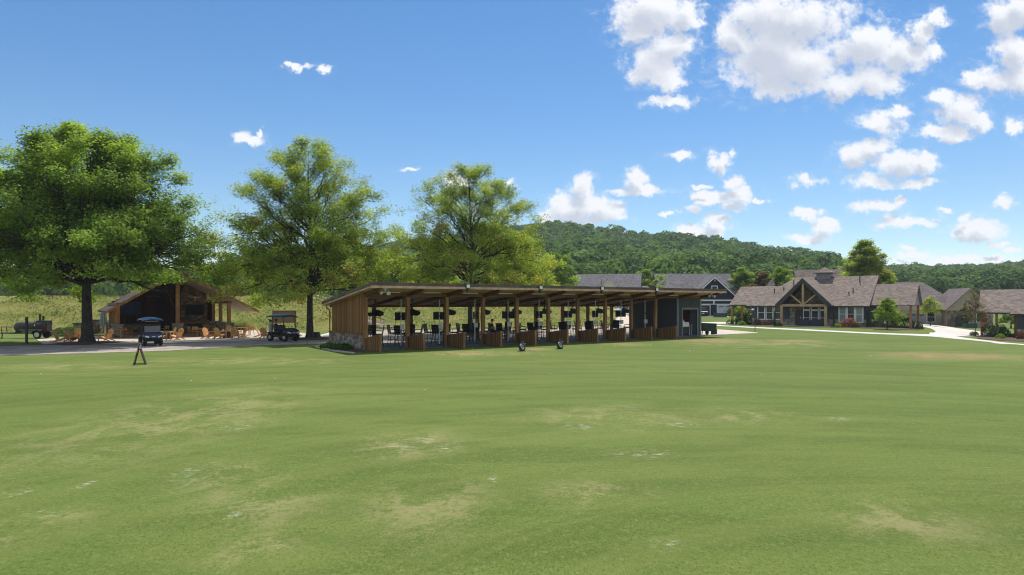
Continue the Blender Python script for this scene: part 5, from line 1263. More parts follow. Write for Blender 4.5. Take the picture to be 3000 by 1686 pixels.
# ---------------------------------------------------------------- golf carts
def make_cart(loc, rz, body, canopy, label, rim=M_rim, ws=True, k=1.0):
    r = empty('golf_cart', loc, rz, label, 'golf cart', 'golf carts parked on the path')
    # faces -Y; length 2.5, width 1.2
    b = MB(); b.prism([(-1.15, .42), (-1.22, .58), (-1.12, .78), (-.62, .98), (-.55, .95), (-.60, .42), (-.45, .32), (.25, .32), (.35, .55), (.95, .58), (1.15, .62), (1.12, .40), (-.85, .34)], 'X', -.50, .50)
    bd = b.build('body', body, r, .05)
    fb = MB(); fb.prism([(-1.20, .60), (-1.10, .80), (-.72, .95), (-.72, .86), (-1.02, .70), (-1.12, .56)], 'X', -.60, .60); fb.bb(-.60, -.44, -1.02, -.50, .62, .72); fb.bb(.44, .60, -1.02, -.50, .62, .72); fb.bb(-.60, .60, .40, 1.10, .60, .68); fb.build('fender', body, r, .03)
    MB().bb(-.52, .52, -.60, .40, .285, .318).build('floor', M_black, r)
    MB().prism([(-1.26, .30), (-1.30, .44), (-1.16, .50), (-1.14, .30)], 'X', -.50, .50).build('bumper', M_blackp, r, .02)
    for s in (-1, 1):
        MB().prism([(s * .26, .66), (s * .50, .74), (s * .54, .64), (s * .30, .58)], 'Y', -1.235, -1.13).build('headlight', M_lamp, r)
    MB().box((0, -1.20, .66), (.22, .02, .05)).build('badge_plate', M_silver, r)
    for (y0, z0) in ((-.02, .70),):
        MB().box((0, .12, .68), (1.0, .52, .16)).build('seat', M_vinyl, r, .04); MB().box((0, .40, .98), (1.0, .12, .44), M=Matrix.Rotation(-.15, 4, 'X')).build('seat_back', M_vinyl, r, .04)
    MB().box((0, .70, .66), (1.0, .42, .12)).build('rear_seat', M_vinyl, r, .03)
    for (sx, sy) in ((-1, -1), (1, -1), (-1, 1), (1, 1)):
        wx, wy = sx * .50, (-.82 if sy < 0 else .78)
        w = MB(); w.lathe([(.12, -.11), (.25, -.11), (.285, -.06), (.285, .06), (.25, .11), (.12, .11)], (wx, wy, .285), 20, 'X'); t = w.build('wheel', M_rubber, r)
        w = MB(); w.lathe([(.03, sx * .118), (.14, sx * .112), (.15, sx * .09)], (wx, wy, .285), 16, 'X'); w.build('rim', rim, t)
    for sx in (-1, 1):
        MB().path([(sx * .50, -.78, .92), (sx * .49, -.58, 1.82)], .02, 6).build('roof_strut', M_black, r)
        MB().path([(sx * .50, .55, .70), (sx * .49, .62, 1.82)], .02, 6).build('roof_strut', M_black, r)
    c = MB(); vs = []; prof = ((-.66, 0), (-.60, .07), (-.30, .14), (0, .17), (.30, .14), (.60, .07), (.66, 0)); yy = ((-.95, -.06), (-.80, .0), (-.2, .05), (.5, .04), (1.05, -.01), (1.15, -.05))
    for (y, dz) in yy:
        for (x, z) in prof: vs.append((x, y, 1.80 + z + dz))
    for (y, dz) in yy:
        for (x, z) in prof: vs.append((x * .98, y * .98, 1.77 + z * .85 + dz))
    n = 7; m_ = len(yy); fs = []
    for L in (0, n * m_):
        for j in range(m_ - 1):
            for i in range(n - 1): fs.append((L + j * n + i, L + j * n + i + 1, L + (j + 1) * n + i + 1, L + (j + 1) * n + i))
    ring = [i for i in range(n)] + [j * n + n - 1 for j in range(1, m_)] + [(m_ - 1) * n + i for i in range(n - 2, -1, -1)] + [j * n for j in range(m_ - 2, 0, -1)]
    for a, b_ in zip(ring, ring[1:] + ring[:1]): fs.append((a, b_, b_ + n * m_, a + n * m_))
    c.add(vs, fs); c.build('canopy', canopy, r)
    if ws:
        MB().bar((0, -.80, .94), (0, -.70, 1.38), 1.0, .015, up=(1, 0, 0)) if False else None
        MB().box((0, -.74, 1.16), (.98, .012, .44), M=Matrix.Rotation(-.22, 4, 'X')).build('windshield', M_wsh, r)
        MB().box((0, -.60, 1.72), (.84, .02, .03)).build('windshield_bar', M_offw, r)
    sw_ = MB(); 
    ring = [(-.24 + .17 * math.cos(a), -.40 + .06 * math.sin(a), 1.00 + .16 * math.sin(a)) for a in np.linspace(0, 2 * math.pi, 17)]
    sw_.path(ring, .014, 6); sw_.path([(-.24, -.40, 1.0), (-.24, -.62, .80)], .018, 6); sw_.build('steering_wheel', M_black, r)
    MB().box((0, -.66, .93), (.98, .10, .12)).build('dashboard', M_blackp, r)
    r.scale = (k, k, k)
    return r
M_wsh = mat('tinted_windshield', (0.03, 0.035, 0.045), (0.05, 0.055, 0.065), 0.1, 2, spec=0.8)
x, y, z = hit(420, 1015.5)
make_cart((x, y + .9, z + .03), R(38), M_cartbody, M_bluecan, 'dark blue golf cart with bright blue canopy facing the camera on the path', k=1.0)
x, y, z = hit(822, 1002.0)
ct = make_cart((x, y + .55, z + .03), R(58), M_cartblk, M_navycan, 'black golf cart with dark navy canopy left of the middle tree trunk', k=1.06, ws=False)
def golf_bag(p, rz, lb, m):
    r = empty('golf_bag', p, rz, lb, 'golf bag', 'golf bags on the back of the black cart')
    MB().lathe([(.12, 0), (.14, .05), (.13, .4), (.14, .8), (.15, .88)], n=12).build('bag', m, r); MB().box((0, -.14, .4), (.18, .09, .4)).build('pocket', m, r, .02)
    c = MB(); rr = random.Random(int(p[0] * 10))
    for k in range(8):
        a = rr.uniform(0, 6.28); q = rr.uniform(.03, .1); zt = rr.uniform(1.05, 1.22)
        c.tube((q * math.cos(a), q * math.sin(a), .85), (q * 1.5 * math.cos(a), q * 1.5 * math.sin(a), zt), .008, n=5)
        c.lathe([(.02, zt - .02), (.04, zt), (.035, zt + .07), (.01, zt + .09)], (q * 1.5 * math.cos(a), q * 1.5 * math.sin(a), 0), 8)
    c.build('club_heads', M_black, r)
    return r
Mx = Matrix.Translation((x, y + .55, z)) @ Matrix.Rotation(R(58), 4, 'Z') @ Matrix.Scale(1.06, 4)
golf_bag(Mx @ Vector((-.28, 1.08, .46)), R(58), 'grey-blue golf bag on the back of the black cart, the left one', M_tarp)
golf_bag(Mx @ Vector((.22, 1.08, .46)), R(58), 'black golf bag on the back of the black cart, the right one', M_cartblk)

# ---------------------------------------------------------------- smoker trailer
x, y, z = hit(123, 992)
sk = empty('smoker_trailer', (x, y, z), R(4), 'black barrel smoker on a two-wheeled trailer in the grass at the far left', 'smoker trailer')
d = MB(); d.lathe([(.02, -2.20), (.22, -2.17), (.37, -2.03), (.42, -1.85), (.42, .05), (.38, .15), (.02, .18)], (0, 0, .98), 24, 'X'); dr = d.build('barrel', M_smoker, sk)
for xx in (-.35, -1.05): MB().lathe([(.05, 0), (.06, -.03), (.03, -.05)], (xx, -.40, 1.12), 12, 'Y').build('thermometer', M_silver, dr)
MB().bb(-1.6, .2, -.45, -.425, .98, 1.02).bb(-1.2, -.2, -.36, -.34, 1.22, 1.25).build('lid_handle', M_black, dr)
MB().bb(.12, .62, -.32, .34, .62, 1.50).build('firebox', M_smoker, sk); MB().bb(-.45, .62, -.1, .34, 1.30, 1.52).build('upper_box', M_smoker, sk); MB().bb(.18, .60, -.345, -.322, .55, 1.0).build('rusty_door', M_rust, sk)
for xx, h in ((-.22, 2.02), (.05, 1.86)):
    c = MB(); c.tube((xx, .1, 1.5), (xx, .1, h), .075); c.lathe([(.11, h), (.11, h + .03), (.02, h + .06)], (xx, .1, 0), 12); c.build('chimney_stack', M_rust, sk)
MB().bb(-1.45, .35, -.62, -.42, .72, .755).build('work_shelf', M_rim, sk)
f = MB(); f.bar((-2.9, 0, .46), (.5, 0, .46), .08, .10); f.bar((-2.0, -.4, .46), (.5, -.4, .46), .06, .1); f.bar((-2.0, .4, .46), (.5, .4, .46), .06, .1); f.bar((-3.3, 0, .46), (-2.0, -.4, .46), .06, .1); f.bar((-3.3, 0, .46), (-2.0, .4, .46), .06, .1); f.bar((-3.2, 0, .46), (-3.25, 0, 0), .06, .06)
f.bar((-3.25, -.1, .98), (-2.2, -.3, .98), .05, .05); f.bar((-3.2, -.1, .98), (-3.2, -.1, .46), .04, .04); f.bar((-2.75, -.2, .98), (-2.75, -.1, .46), .04, .04); f.bar((-3.6, 0, .40), (-3.2, 0, .44), .08, .05); f.bar((-3.35, 0, .02), (-3.15, 0, .02), .2, .03)
f.bar((-1.9, 0, .46), (-1.9, 0, .62), .5, .1); f.bar((-.2, 0, .46), (-.2, 0, .62), .5, .1); f.build('trailer_frame', M_black, sk)
for s in (-1, 1):
    w = MB(); w.lathe([(.16, -.09), (.29, -.09), (.33, -.04), (.33, .04), (.29, .09), (.16, .09)], (0, s * .62, .33), 22, 'Y'); t = w.build('wheel', M_rubber, sk)
    w = MB(); w.lathe([(.02, s * .10), (.05, s * .10), (.17, s * .07), (.20, s * .095)], (0, s * .62, .33), 18, 'Y'); w.build('rim', M_rim, t)
    m_ = MB(); arc = [(.42 * math.cos(a), .33 + .42 * math.sin(a)) for a in np.linspace(.1, math.pi - .1, 12)]; arc2 = [(.40 * math.cos(a), .33 + .40 * math.sin(a)) for a in np.linspace(math.pi - .1, .1, 12)]
    m_.prism(arc + arc2, 'Y', s * .62 - .13, s * .62 + .13); m_.build('fender', M_smoker, sk)

# posts, boards, poles, boxes
x, y, z = hit(78, 1008)
ps = empty('wooden_post', (x, y, z), 0, 'lone dark wooden post beside the smoker at the edge of the path', 'post')
MB().box((0, 0, .98), (.13, .13, 1.96)).build('post', M_signd, ps); MB().box((0, 0, 1.98), (.20, .20, .04)).build('cap', M_tan, ps)
x, y, z = hit(833, 968)
bd = empty('notice_board', (x, y, z), R(4), 'large blank brown two-panel board on posts behind the black cart', 'board')
for s in (-1.27, 1.27): MB().box((s, 0, 1.1), (.10, .10, 2.2)).build('post', M_rafter, bd)
for s in (-.64, .64): MB().box((s, .0, 1.55), (1.14, .05, 1.28)).build('panel', M_browntex, bd)
MB().box((0, -.03, 2.21), (2.7, .14, .05)).box((0, -.02, 1.55), (.09, .07, 1.3)).box((0, -.02, .89), (2.5, .07, .05)).build('frame', M_rafter, bd)
x, y, z = hit(926, 991)
bx = empty('wooden_box', (x, y, z), R(-12), 'small dark sloped box at the foot of the middle tree trunk', 'box')
MB().prism([(-.32, 0), (.38, 0), (.20, .48), (-.18, .48)], 'Y', -.25, .25).build('body', M_signd, bx); MB().box((.01, 0, .50), (.46, .56, .035)).build('lid', M_rafter, bx)
Y = 76; X = (618 - CX0) / FPX * Y; z = float(ground_z(X, Y))
lp = empty('light_pole', (X, Y, z), 0, 'tall dark pole with box-shaped light head between the left and middle trees', 'light pole')
MB().tube((0, 0, 0), (0, 0, 7.3 - z), .12, .09, 12).build('pole', M_black, lp); MB().box((.18, 0, 7.35 - z), (.42, .34, .55)).box((0, 0, 7.66 - z), (.30, .22, .12)).build('light_head', M_browntex, lp); MB().box((.18, -.175, 7.3 - z), (.3, .02, .3)).build('lens', M_tan, lp)
x, y, z = hit(2212, 972)
lm = empty('lamp_post', (x, y, z), 0, 'short black lamp post with a side arm in front of the cottage', 'lamp post')
MB().tube((0, 0, 0), (0, 0, 2.45), .035, n=10).build('pole', M_black, lm); l_ = MB(); l_.path([(0, 0, 2.3), (-.1, 0, 2.5), (-.24, 0, 2.48)], .018, 6); l_.lathe([(.17, 2.30), (.10, 2.38), (.04, 2.46)], (-.26, 0, 0), 14); l_.build('lamp_head', M_silver, lm)
for px, py, w, lb in ((2110, 930.5, 2.3, 'dark green utility box in front of the navy house garage'), (2842, 963, 1.7, 'dark green utility box beside the narrow magnolia')):
    x, y, z = hit(px, py); u = empty('utility_box', (x, y, z), R(-8), lb, 'utility box', 'green utility boxes'); 
    MB().prism([(-.45, 0), (.45, 0), (.45, .72), (-.38, .80)], 'X', -w / 2, w / 2).build('cabinet', M_greenbox, u, .02); MB().box((0, 0, .04), (w + .25, 1.15, .09)).build('pad', M_conc, u)
# concrete steps down the bank
A = Vector((-29.6, 92.5, 4.12)); B = Vector((-14.5, 79.0, .12)); n = 24
stp = empty('concrete_stairs', B, 0, 'long concrete steps with thin black handrails running down the bank behind the middle tree', 'stairs')
dv = (A - B); hd = Vector((dv.x, dv.y, 0)); rzz = math.atan2(hd.y, hd.x); L = hd.length
s = MB()
for i in range(n):
    t0, t1 = i / n, (i + 1) / n
    s.prism([(t0 * L, dv.z * t1 - .35), (t1 * L + .05, dv.z * t1 - .35), (t1 * L + .05, dv.z * t1), (t0 * L, dv.z * t1)], 'Y', -.95, .95)
T = Matrix.Rotation(rzz, 4, 'Z')
s.v = [tuple(T @ Vector(p)) for p in s.v]; s.build('steps', M_patio, stp)
for q in (-1, 1):
    h = MB(); P1 = Vector((0, q * .85, .95)); P2 = Vector((L, q * .85, dv.z + .95)); h.path([T @ P1, T @ P2], .03, 6); h.path([T @ (P1 - Vector((0, 0, .45))), T @ (P2 - Vector((0, 0, .45)))], .02, 6)
    for i in range(8):
        p = P1.lerp(P2, i / 7); h.path([T @ p, T @ (p - Vector((0, 0, 1.0)))], .025, 6)
    h.build('handrail', M_black, stp)
# ---------------------------------------------------------------- houses
PHI = R(-37)
def window(parent, x0, x1, z0, z1, y=0.0, frame=M_white, glass=None, rail=True, t=.09, name='window'):
    f = MB(); f.bb(x0, x0 + t, y - .06, y - .004, z0, z1).bb(x1 - t, x1, y - .06, y - .004, z0, z1).bb(x0 + t, x1 - t, y - .06, y - .004, z1 - t, z1).bb(x0 + t, x1 - t, y - .06, y - .004, z0, z0 + t)
    if rail: f.bb(x0 + t, x1 - t, y - .055, y - .01, (z0 + z1) / 2 - .025, (z0 + z1) / 2 + .025)
    w = f.build(name, frame, parent)
    MB().bb(x0 + t * .9, x1 - t * .9, y - .022, y - .012, z0 + t * .9, z1 - t * .9).build('pane', glass or M_glass, w)
    return w
def sheet(mb, a, b, c, d, th=.10):
    """a roof plane a-b (eave) c-d (ridge side), with thickness"""
    P = [Vector(p) for p in (a, b, c, d)] if d is not None else [Vector(p) for p in (a, b, c)]
    q = [p - Vector((0, 0, th)) for p in P]; n = len(P)
    mb.add(P + q, [tuple(range(n)), tuple(range(2 * n - 1, n - 1, -1))] + [(i, (i + 1) % n, n + (i + 1) % n, n + i) for i in range(n)])
    return mb

def cottage(origin, label, detail=True, trim=M_orange):
    h = empty('cottage', origin, PHI, label, 'house')
    W = 14.4; EZ, RZ = 2.98, 6.80
    # walls
    w = MB(); w.prism([(0, -.15), (0, 2.9), (7, 6.6), (14, 2.9), (14, -.15)], 'X', 14.25, 14.40); w.bb(0, .15, .0, 14, -.15, 2.9)
    w.bb(.152, 14.248, 13.85, 14, -.15, 2.9); w.bb(.152, 14.248, 0, .15, .95, 2.9)
    w.build('wall', M_gray, h)
    MB().bb(-.03, 14.43, -.08, .16, -.15, .948).build('stone_wainscot', M_stoneA, h)
    # main roof: front slope with hip at left, gable at right
    r = MB()
    sheet(r, (-.7, -.55, EZ - .28), (14.75, -.55, EZ - .28), (14.75, 7.0, RZ), (4.1, 7.0, RZ))
    sheet(r, (14.75, 14.5, EZ - .28), (-.7, 14.5, EZ - .28), (4.1, 7.0, RZ), (14.75, 7.0, RZ))
    sheet(r, (-.7, 14.5, EZ - .28), (-.7, -.55, EZ - .28), (4.1, 7.0, RZ), None)
    rf = r.build('roof', M_shA, h)
    MB().bb(-.72, 14.78, -.62, -.555, EZ - .46, EZ - .29).build('gutter', M_chartr, rf)
    for (x, y, hh) in ((4.4, 4.6, .85), (2.2, 3.0, .4), (3.3, 3.6, .3), (12.7, 5.3, .9), (12.3, 2.9, .38), (11.9, 2.3, .28)):
        z = EZ - .28 + (RZ - EZ + .28) * (y + .55) / 7.55
        v = MB(); v.tube((x, y, z - .1), (x, y, z + hh), .07, n=10); v.lathe([(.11, z + hh), (.11, z + hh + .05), (.02, z + hh + .06)], (x, y, 0), 10); v.build('vent_pipe', M_chartr, rf)
    # cupola
    cx, cy = 7.9, 7.1
    c = MB(); c.box((cx, cy, 6.9), (1.75, 1.75, 1.0)); cu = c.build('cupola', M_graytrim, h)
    a = [(cx - 1.25, cy - 1.25, 7.36), (cx + 1.25, cy - 1.25, 7.36), (cx + 1.25, cy + 1.25, 7.36), (cx - 1.25, cy + 1.25, 7.36), (cx, cy, 8.15)]
    MB().add(a + [(p[0], p[1], p[2] - .10) for p in a[:4]], [(0, 1, 4), (1, 2, 4), (2, 3, 4), (3, 0, 4), (5, 6, 7, 8)[::-1], (0, 5, 6, 1), (1, 6, 7, 2), (2, 7, 8, 3), (3, 8, 5, 0)]).build('cupola_roof', M_shA, cu)
    # left wing with open porch
    r = MB(); zl = lambda y: 2.85 + (y - 1.0) * .53 if y <= 6.2 else 2.85 + (11.4 - y) * .53
    sheet(r, (-3.6, 1.0, 2.82), (1.2, 1.0, 2.82), (2.6, 6.2, 5.55), (-3.6, 6.2, 5.55)); sheet(r, (2.6, 11.4, 2.82), (-3.6, 11.4, 2.82), (-3.6, 6.2, 5.55), (2.6, 6.2, 5.55))
    wr = r.build('wing_roof', M_shA, h); g = MB(); g.prism([(1.2, 2.82), (6.2, 5.40), (11.2, 2.82)], 'X', -3.45, -3.35); g.build('wing_gable', M_chartr, h)
    MB().bb(-3.62, .2, .93, .995, 2.66, 2.80).build('wing_gutter', M_chartr, wr)
    for (x, y) in ((-3.3, 1.5), (-1.9, 1.5), (-.15, 1.5), (-3.3, 10.9)):
        MB().bb(x - .13, x + .13, y - .13, y + .13, 0, 2.72).build('porch_post', trim, h)
    # right wing
    r = MB(); sheet(r, (14.2, .4, 2.84), (19.6, .4, 2.84), (19.6, 4.9, 5.55), (13.4, 4.9, 5.55)); sheet(r, (19.6, 9.4, 2.84), (13.4, 9.4, 2.84), (13.4, 4.9, 5.55), (19.6, 4.9, 5.55))
    r.build('wing_roof', M_shA, h); g = MB(); g.prism([(.9, 2.80), (4.9, 5.30), (8.9, 2.80)], 'X', 19.2, 19.3); g.build('wing_gable', M_graytrim, h)
    for (x, y) in ((19.1, .85), (19.1, 8.9), (16.5, .85), (16.5, 8.9)): MB().bb(x - .14, x + .14, y - .14, y + .14, 0, 2.76).build('porch_post', trim, h)
    MB().bb(14.4, 19.3, .70, .98, 2.765, 2.92).build('porch_beam', M_chartr, h)
    if detail:
        # gabled porch
        x0, x1, xm, yf = 3.95, 10.5, 7.2, -2.3
        zf, za = 2.80, 6.30
        r = MB(); sheet(r, (x0 - .1, yf, zf), (x0 - .1, 4.6, zf), (xm, 6.6, za), (xm, yf, za), .12); sheet(r, (x1 + .1, 4.6, zf), (x1 + .1, yf, zf), (xm, yf, za), (xm, 6.6, za), .12); r.build('porch_roof', M_shA, h)
        b = MB()
        b.prism([(x0 - .18, zf - .18), (x0 - .18, zf + .10), (xm, za + .06), (xm, za - .50), (x0 + .30, zf - .18)], 'Y', yf - .06, yf - .003); b.prism([(x1 + .18, zf - .18), (x1 - .30, zf - .18), (xm, za - .50), (xm, za + .06), (x1 + .18, zf + .10)], 'Y', yf - .06, yf - .003)
        b.build('barge_boards', M_chartr, h)
        for x in (4.5, 9.95): MB().bb(x - .16, x + .16, -2.16, -1.84, 0, 2.60).build('porch_post', M_tanbeam, h)
        MB().bb(4.2, 10.25, -2.14, -1.86, 2.602, 2.92).build('porch_beam', M_tanbeam, h)
        MB().bb(xm - .13, xm + .13, -2.12, -1.90, 2.922, 5.65).build('king_post', M_tanbeam, h)
        for s in (-1, 1): MB().bar((xm + s * .16, -2.0, 2.98), (xm + s * 1.75, -2.0, 4.35), .18, .22, up=(0, 1, 0)).build('strut', M_tanbeam, h)
        g = MB(); g.prism([(x0 + .3, 2.6), (x1 - .3, 2.6), (xm, za - .35)], 'Y', .16, .30); g.build('stone_gable', M_stoneB, h)
        MB().bb(3.9, 10.6, -2.4, -.09, -.10, .06).build('porch_floor', M_conc, h)
        MB().bb(5.05, 5.75, -.16, -.082, 0, 2.6).bb(5.75, 6.55, -.16, -.082, 2.2, 2.6).build('stone_pier', M_stoneA, h)
        dr = MB().bb(5.78, 6.60, -.10, -.082, .06, 2.2).build('front_door', M_signd, h)
        MB().bb(6.40, 6.46, -.14, -.102, 1.0, 1.2).build('handle', M_silver, dr)
        for k in range(3):
            xa = 6.75 + k * 1.03
            window(h, xa, xa + .92, .10, 2.10, -.082, rail=True); window(h, xa, xa + .92, 2.14, 2.68, -.082, rail=False)
        for k in range(3): window(h, .75 + k * 1.12, 1.80 + k * 1.12, .75, 2.78, -.082, t=.12)
        for k in range(3): window(h, 11.1 + k * .98, 12.05 + k * .98, .55, 2.72, -.082, t=.12, glass=M_glass if k == 1 else M_shadeglass)
    return h
HA = (33.7, 93.4, 0.0)
cot = cottage(HA, 'grey cottage with brown roof, cupola and timbered gable porch at the right')
HC = (HA[0] + 23.3, HA[1] - 18.3, -.85)
cottage(HC, 'grey cottage with open breezeway cut off by the right edge of the photo')
def HAV(x, y, z=0): return Vector(HA) + Matrix.Rotation(PHI, 3, 'Z') @ Vector((x, y, z))
for i, (x, y, rz, w, lb) in enumerate(((7.2, -1.3, 0, 1.5, 'dark wicker sofa under the porch, the left one'), (8.9, -1.5, 0, 1.7, 'dark wicker sofa under the porch, the right one'))):
    s = empty('wicker_sofa', HAV(x, y, .06), PHI + rz + math.pi * 0, lb, 'sofa', 'wicker sofas under the cottage porch')
    MB().box((0, .1, .24), (w, .8, .46)).build('base', M_wicker, s, .03); MB().box((0, -.30, .52), (w, .14, .70)).build('backrest', M_wicker, s, .04)
    for q in (-1, 1): MB().box((q * (w / 2 - .08), .1, .38), (.16, .8, .62)).build('armrest', M_wicker, s, .03)
    MB().box((0, .15, .52), (w - .4, .6, .12)).build('cushion', M_graytrim, s, .03)

# plain gabled blocks used for the farther houses
def gblock(parent, x0, x1, y0, y1, z0, ze, zr, wall, roofm, axis='X', over=.4, names=('wall', 'roof'), th=.16):
    """axis = direction of the ridge"""
    if axis == 'X':
        ym = (y0 + y1) / 2; MB().prism([(y0, z0), (y1, z0), (y1, ze), (ym, zr - .12), (y0, ze)], 'X', x0, x1).build(names[0], wall, parent)
        k = (zr - ze) / (ym - y0); r = MB()
        r.prism([(y0 - over, ze - k * over), (ym, zr), (y1 + over, ze - k * over), (y1 + over, ze - k * over + th), (ym, zr + th), (y0 - over, ze - k * over + th)], 'X', x0 - over, x1 + over)
        return r.build(names[1], roofm, parent)
    xm = (x0 + x1) / 2; MB().prism([(x0, z0), (x1, z0), (x1, ze), (xm, zr - .12), (x0, ze)], 'Y', y0, y1).build(names[0], wall, parent)
    k = (zr - ze) / (xm - x0); r = MB()
    r.prism([(x0 - over, ze - k * over), (xm, zr), (x1 + over, ze - k * over), (x1 + over, ze - k * over + th), (xm, zr + th), (x0 - over, ze - k * over + th)], 'Y', y0 - over, y1 + over)
    return r.build(names[1], roofm, parent)
def gtrim(parent, x0, x1, y, ze, zr, m=M_white, over=.4, h=.24):
    xm = (x0 + x1) / 2; k = (zr - ze) / (xm - x0); b = MB()
    b.prism([(x0 - over, ze - k * over), (xm, zr), (x1 + over, ze - k * over), (x1 + over, ze - k * over - h), (xm, zr - h * 1.25), (x0 - over, ze - k * over - h)], 'Y', y - over - .05, y - over - .003)
    return b.build('barge_board', m, parent)
# navy house with the garage
Z0 = .55
nh = empty('navy_house', (38.0, 130.0, Z0), 0, 'navy blue two-storey house with white trim and white garage doors behind the range building', 'house')
gblock(nh, -8.4, 6.6, 2.2, 12.4, -.5, 4.5, 8.45, M_navy, M_shB, 'X')
gblock(nh, -2.6, 5.6, 0, 6.5, -.5, 3.95, 7.75, M_navy, M_shB, 'Y'); gtrim(nh, -2.6, 5.6, 0, 3.95, 7.75)
gblock(nh, -5.2, -3.6, .9, 5.0, 3.6, 4.7, 5.7, M_navy, M_shB, 'Y', .2, ('dormer_wall', 'dormer_roof')); gtrim(nh, -5.2, -3.6, .9, 4.7, 5.7, over=.2, h=.16)
MB().bb(-2.62, 5.62, -.07, -.004, 2.95, 3.22).bb(-2.7, 5.62, -.06, -.004, 2.25, 2.40).bb(1.3, 1.55, -.065, -.004, 2.401, 2.949).build('trim_band', M_white, nh)
window(nh, .95, 2.15, 5.1, 5.95, 0, t=.14, rail=False)
MB().bar((1.5, -.50, 7.45), (1.5, -.50, 6.75), .10, .08).build('gable_bracket', M_white, nh)
for (a, b_, op) in ((-2.3, .75, True), (2.0, 5.1, False)):
    f = MB().bb(a, a + .14, -.07, -.004, 0, 2.24).bb(b_ - .14, b_, -.07, -.004, 0, 2.24).bb(a, b_, -.07, -.004, 2.10, 2.245); g = f.build('garage_door_frame', M_white, nh)
    if op: MB().bb(a + .141, b_ - .141, -.02, -.005, 0, 2.09).build('dark_bay_panel', M_chartr, g)  # dark panel on the wall stands for the shade inside the open garage
    else:
        d = MB().bb(a + .141, b_ - .141, -.04, -.005, 0, 2.09).build('garage_door', M_offw, nh)
        q = MB()
        for k in range(2):
            for j in range(4): q.bb(a + .38 + k * 1.30 + j * .24, a + .58 + k * 1.30 + j * .24, -.05, -.041, 1.72, 1.92)
        q.build('door_lights', M_glass, d); MB().bb((a + b_) / 2 - .08, (a + b_) / 2 - .05, -.06, -.041, .75, 1.1).bb((a + b_) / 2 + .05, (a + b_) / 2 + .08, -.06, -.041, .75, 1.1).build('handles', M_black, d)
gblock(nh, 6.62, 9.0, 3, 9.5, -.5, 2.7, 4.6, M_navy, M_shA, 'X', .35, ('lean_wall', 'lean_roof'))
# grey roofed white house
gh = empty('grey_roofed_house', (19.9, 141.0, .6), R(-13), 'white house with a big slate grey roof left of the navy house', 'house')
gblock(gh, -6.6, 6.9, 0, 11, -.6, 4.9, 8.75, M_creamw, M_shB, 'X', .35)
gblock(gh, -1.0, 2.6, -1.6, 4, -.6, 5.5, 7.75, M_creamw, M_shC, 'Y', .3, ('front_gable_wall', 'front_gable_roof')); gtrim(gh, -1.0, 2.6, -1.6, 5.5, 7.75, M_white, .3, .16)
gblock(gh, -4.6, -1.4, -.8, 4.5, 4.0, 5.5, 7.3, M_creamw, M_shB, 'X', .3, ('dormer_wall', 'dormer_roof'))
window(gh, 4.0, 5.2, 2.2, 3.8, 0)
# small brown roof between
sb = empty('small_brown_house', (29.3, 150.0, 1.0), R(20), 'small brown roof just visible between the grey house and the navy house', 'house')
gblock(sb, -3, 3, 0, 6, -.8, 4.0, 5.9, M_tan, M_shA, 'X', .4)
# roof behind the cupola
rb = empty('brown_roofed_house', (59.0, 126.0, .2), PHI * .4, 'brown-roofed house whose long roof shows behind the cupola', 'house')
gblock(rb, -4.2, 4.0, 0, 9, -1, 4.8, 9.3, M_tan, M_shA, 'X', .4)
rb2 = empty('small_roof_house', (46.3, 122.0, .2), PHI * .4, 'small brown-roofed outbuilding behind the left part of the cottage roof', 'outbuilding')
gblock(rb2, -1.0, 1.6, 0, 5, -1, 4.6, 7.1, M_tan, M_shC, 'X', .3)
# tan and brown house at the right
bh = empty('tan_house', (70.2, 112.0, -.75), R(-14), 'tan house with wide taupe hip roof, two garage doors and an arched stone entry', 'house')
r = MB(); EZ = 3.0; RZ = 7.6
sheet(r, (-7.5, -.5, EZ - .3), (5.6, -.5, EZ - .3), (1.2, 7, RZ), (-5.6, 7, RZ)); sheet(r, (5.6, -.5, EZ - .3), (7.5, 14, EZ - .3), (1.2, 7, RZ), None); sheet(r, (5.8, 14.5, EZ - .3), (-7.5, 14.5, EZ - .3), (-5.6, 7, RZ), (1.2, 7, RZ)); sheet(r, (-7.5, 14.5, EZ - .3), (-7.5, -.5, EZ - .3), (-5.6, 7, RZ), None)
r.build('roof', M_shC, bh)
MB().bb(-7, 5.2, 0, 13.5, -.4, 2.9).build('wall', M_tan, bh)
gblock(bh, -8.6, -1.3, -3.2, 5, -.4, 2.9, 5.9, M_tan, M_shC, 'Y', .35, ('garage_wall', 'garage_roof')); gtrim(bh, -8.6, -1.3, -3.2, 2.9, 5.9, M_tanbeam, .35, .18)
MB().bb(-8.5, -1.4, -3.27, -3.204, 2.42, 2.66).build('trim_band', M_tanbeam, bh)
for a in (-8.2, -4.4):
    g = MB().bb(a, a + 2.9, -3.25, -3.204, 0, 2.15).build('garage_door', M_graytrim, bh); q = MB()
    for k in range(2): q.bb(a + .3 + k * 1.3, a + 1.3 + k * 1.3, -3.262, -3.251, 1.78, 1.98)
    q.build('door_lights', M_glass, g)
window(bh, -.5, .9, .6, 2.4, 0); 
gblock(bh, 1.9, 8.4, -2.4, 6, -.4, 2.9, 6.15, M_tan, M_shC, 'Y', .35, ('entry_wall', 'entry_roof')); gtrim(bh, 1.9, 8.4, -2.4, 2.9, 6.15, M_tanbeam, .35, .18)
MB().bb(1.85, 3.0, -2.5, -2.404, -.4, 2.6).bb(4.4, 5.4, -2.5, -2.404, -.4, 2.6).bb(3.0, 4.4, -2.5, -2.404, 2.1, 2.6).build('stone_entry', M_stoneB, bh)
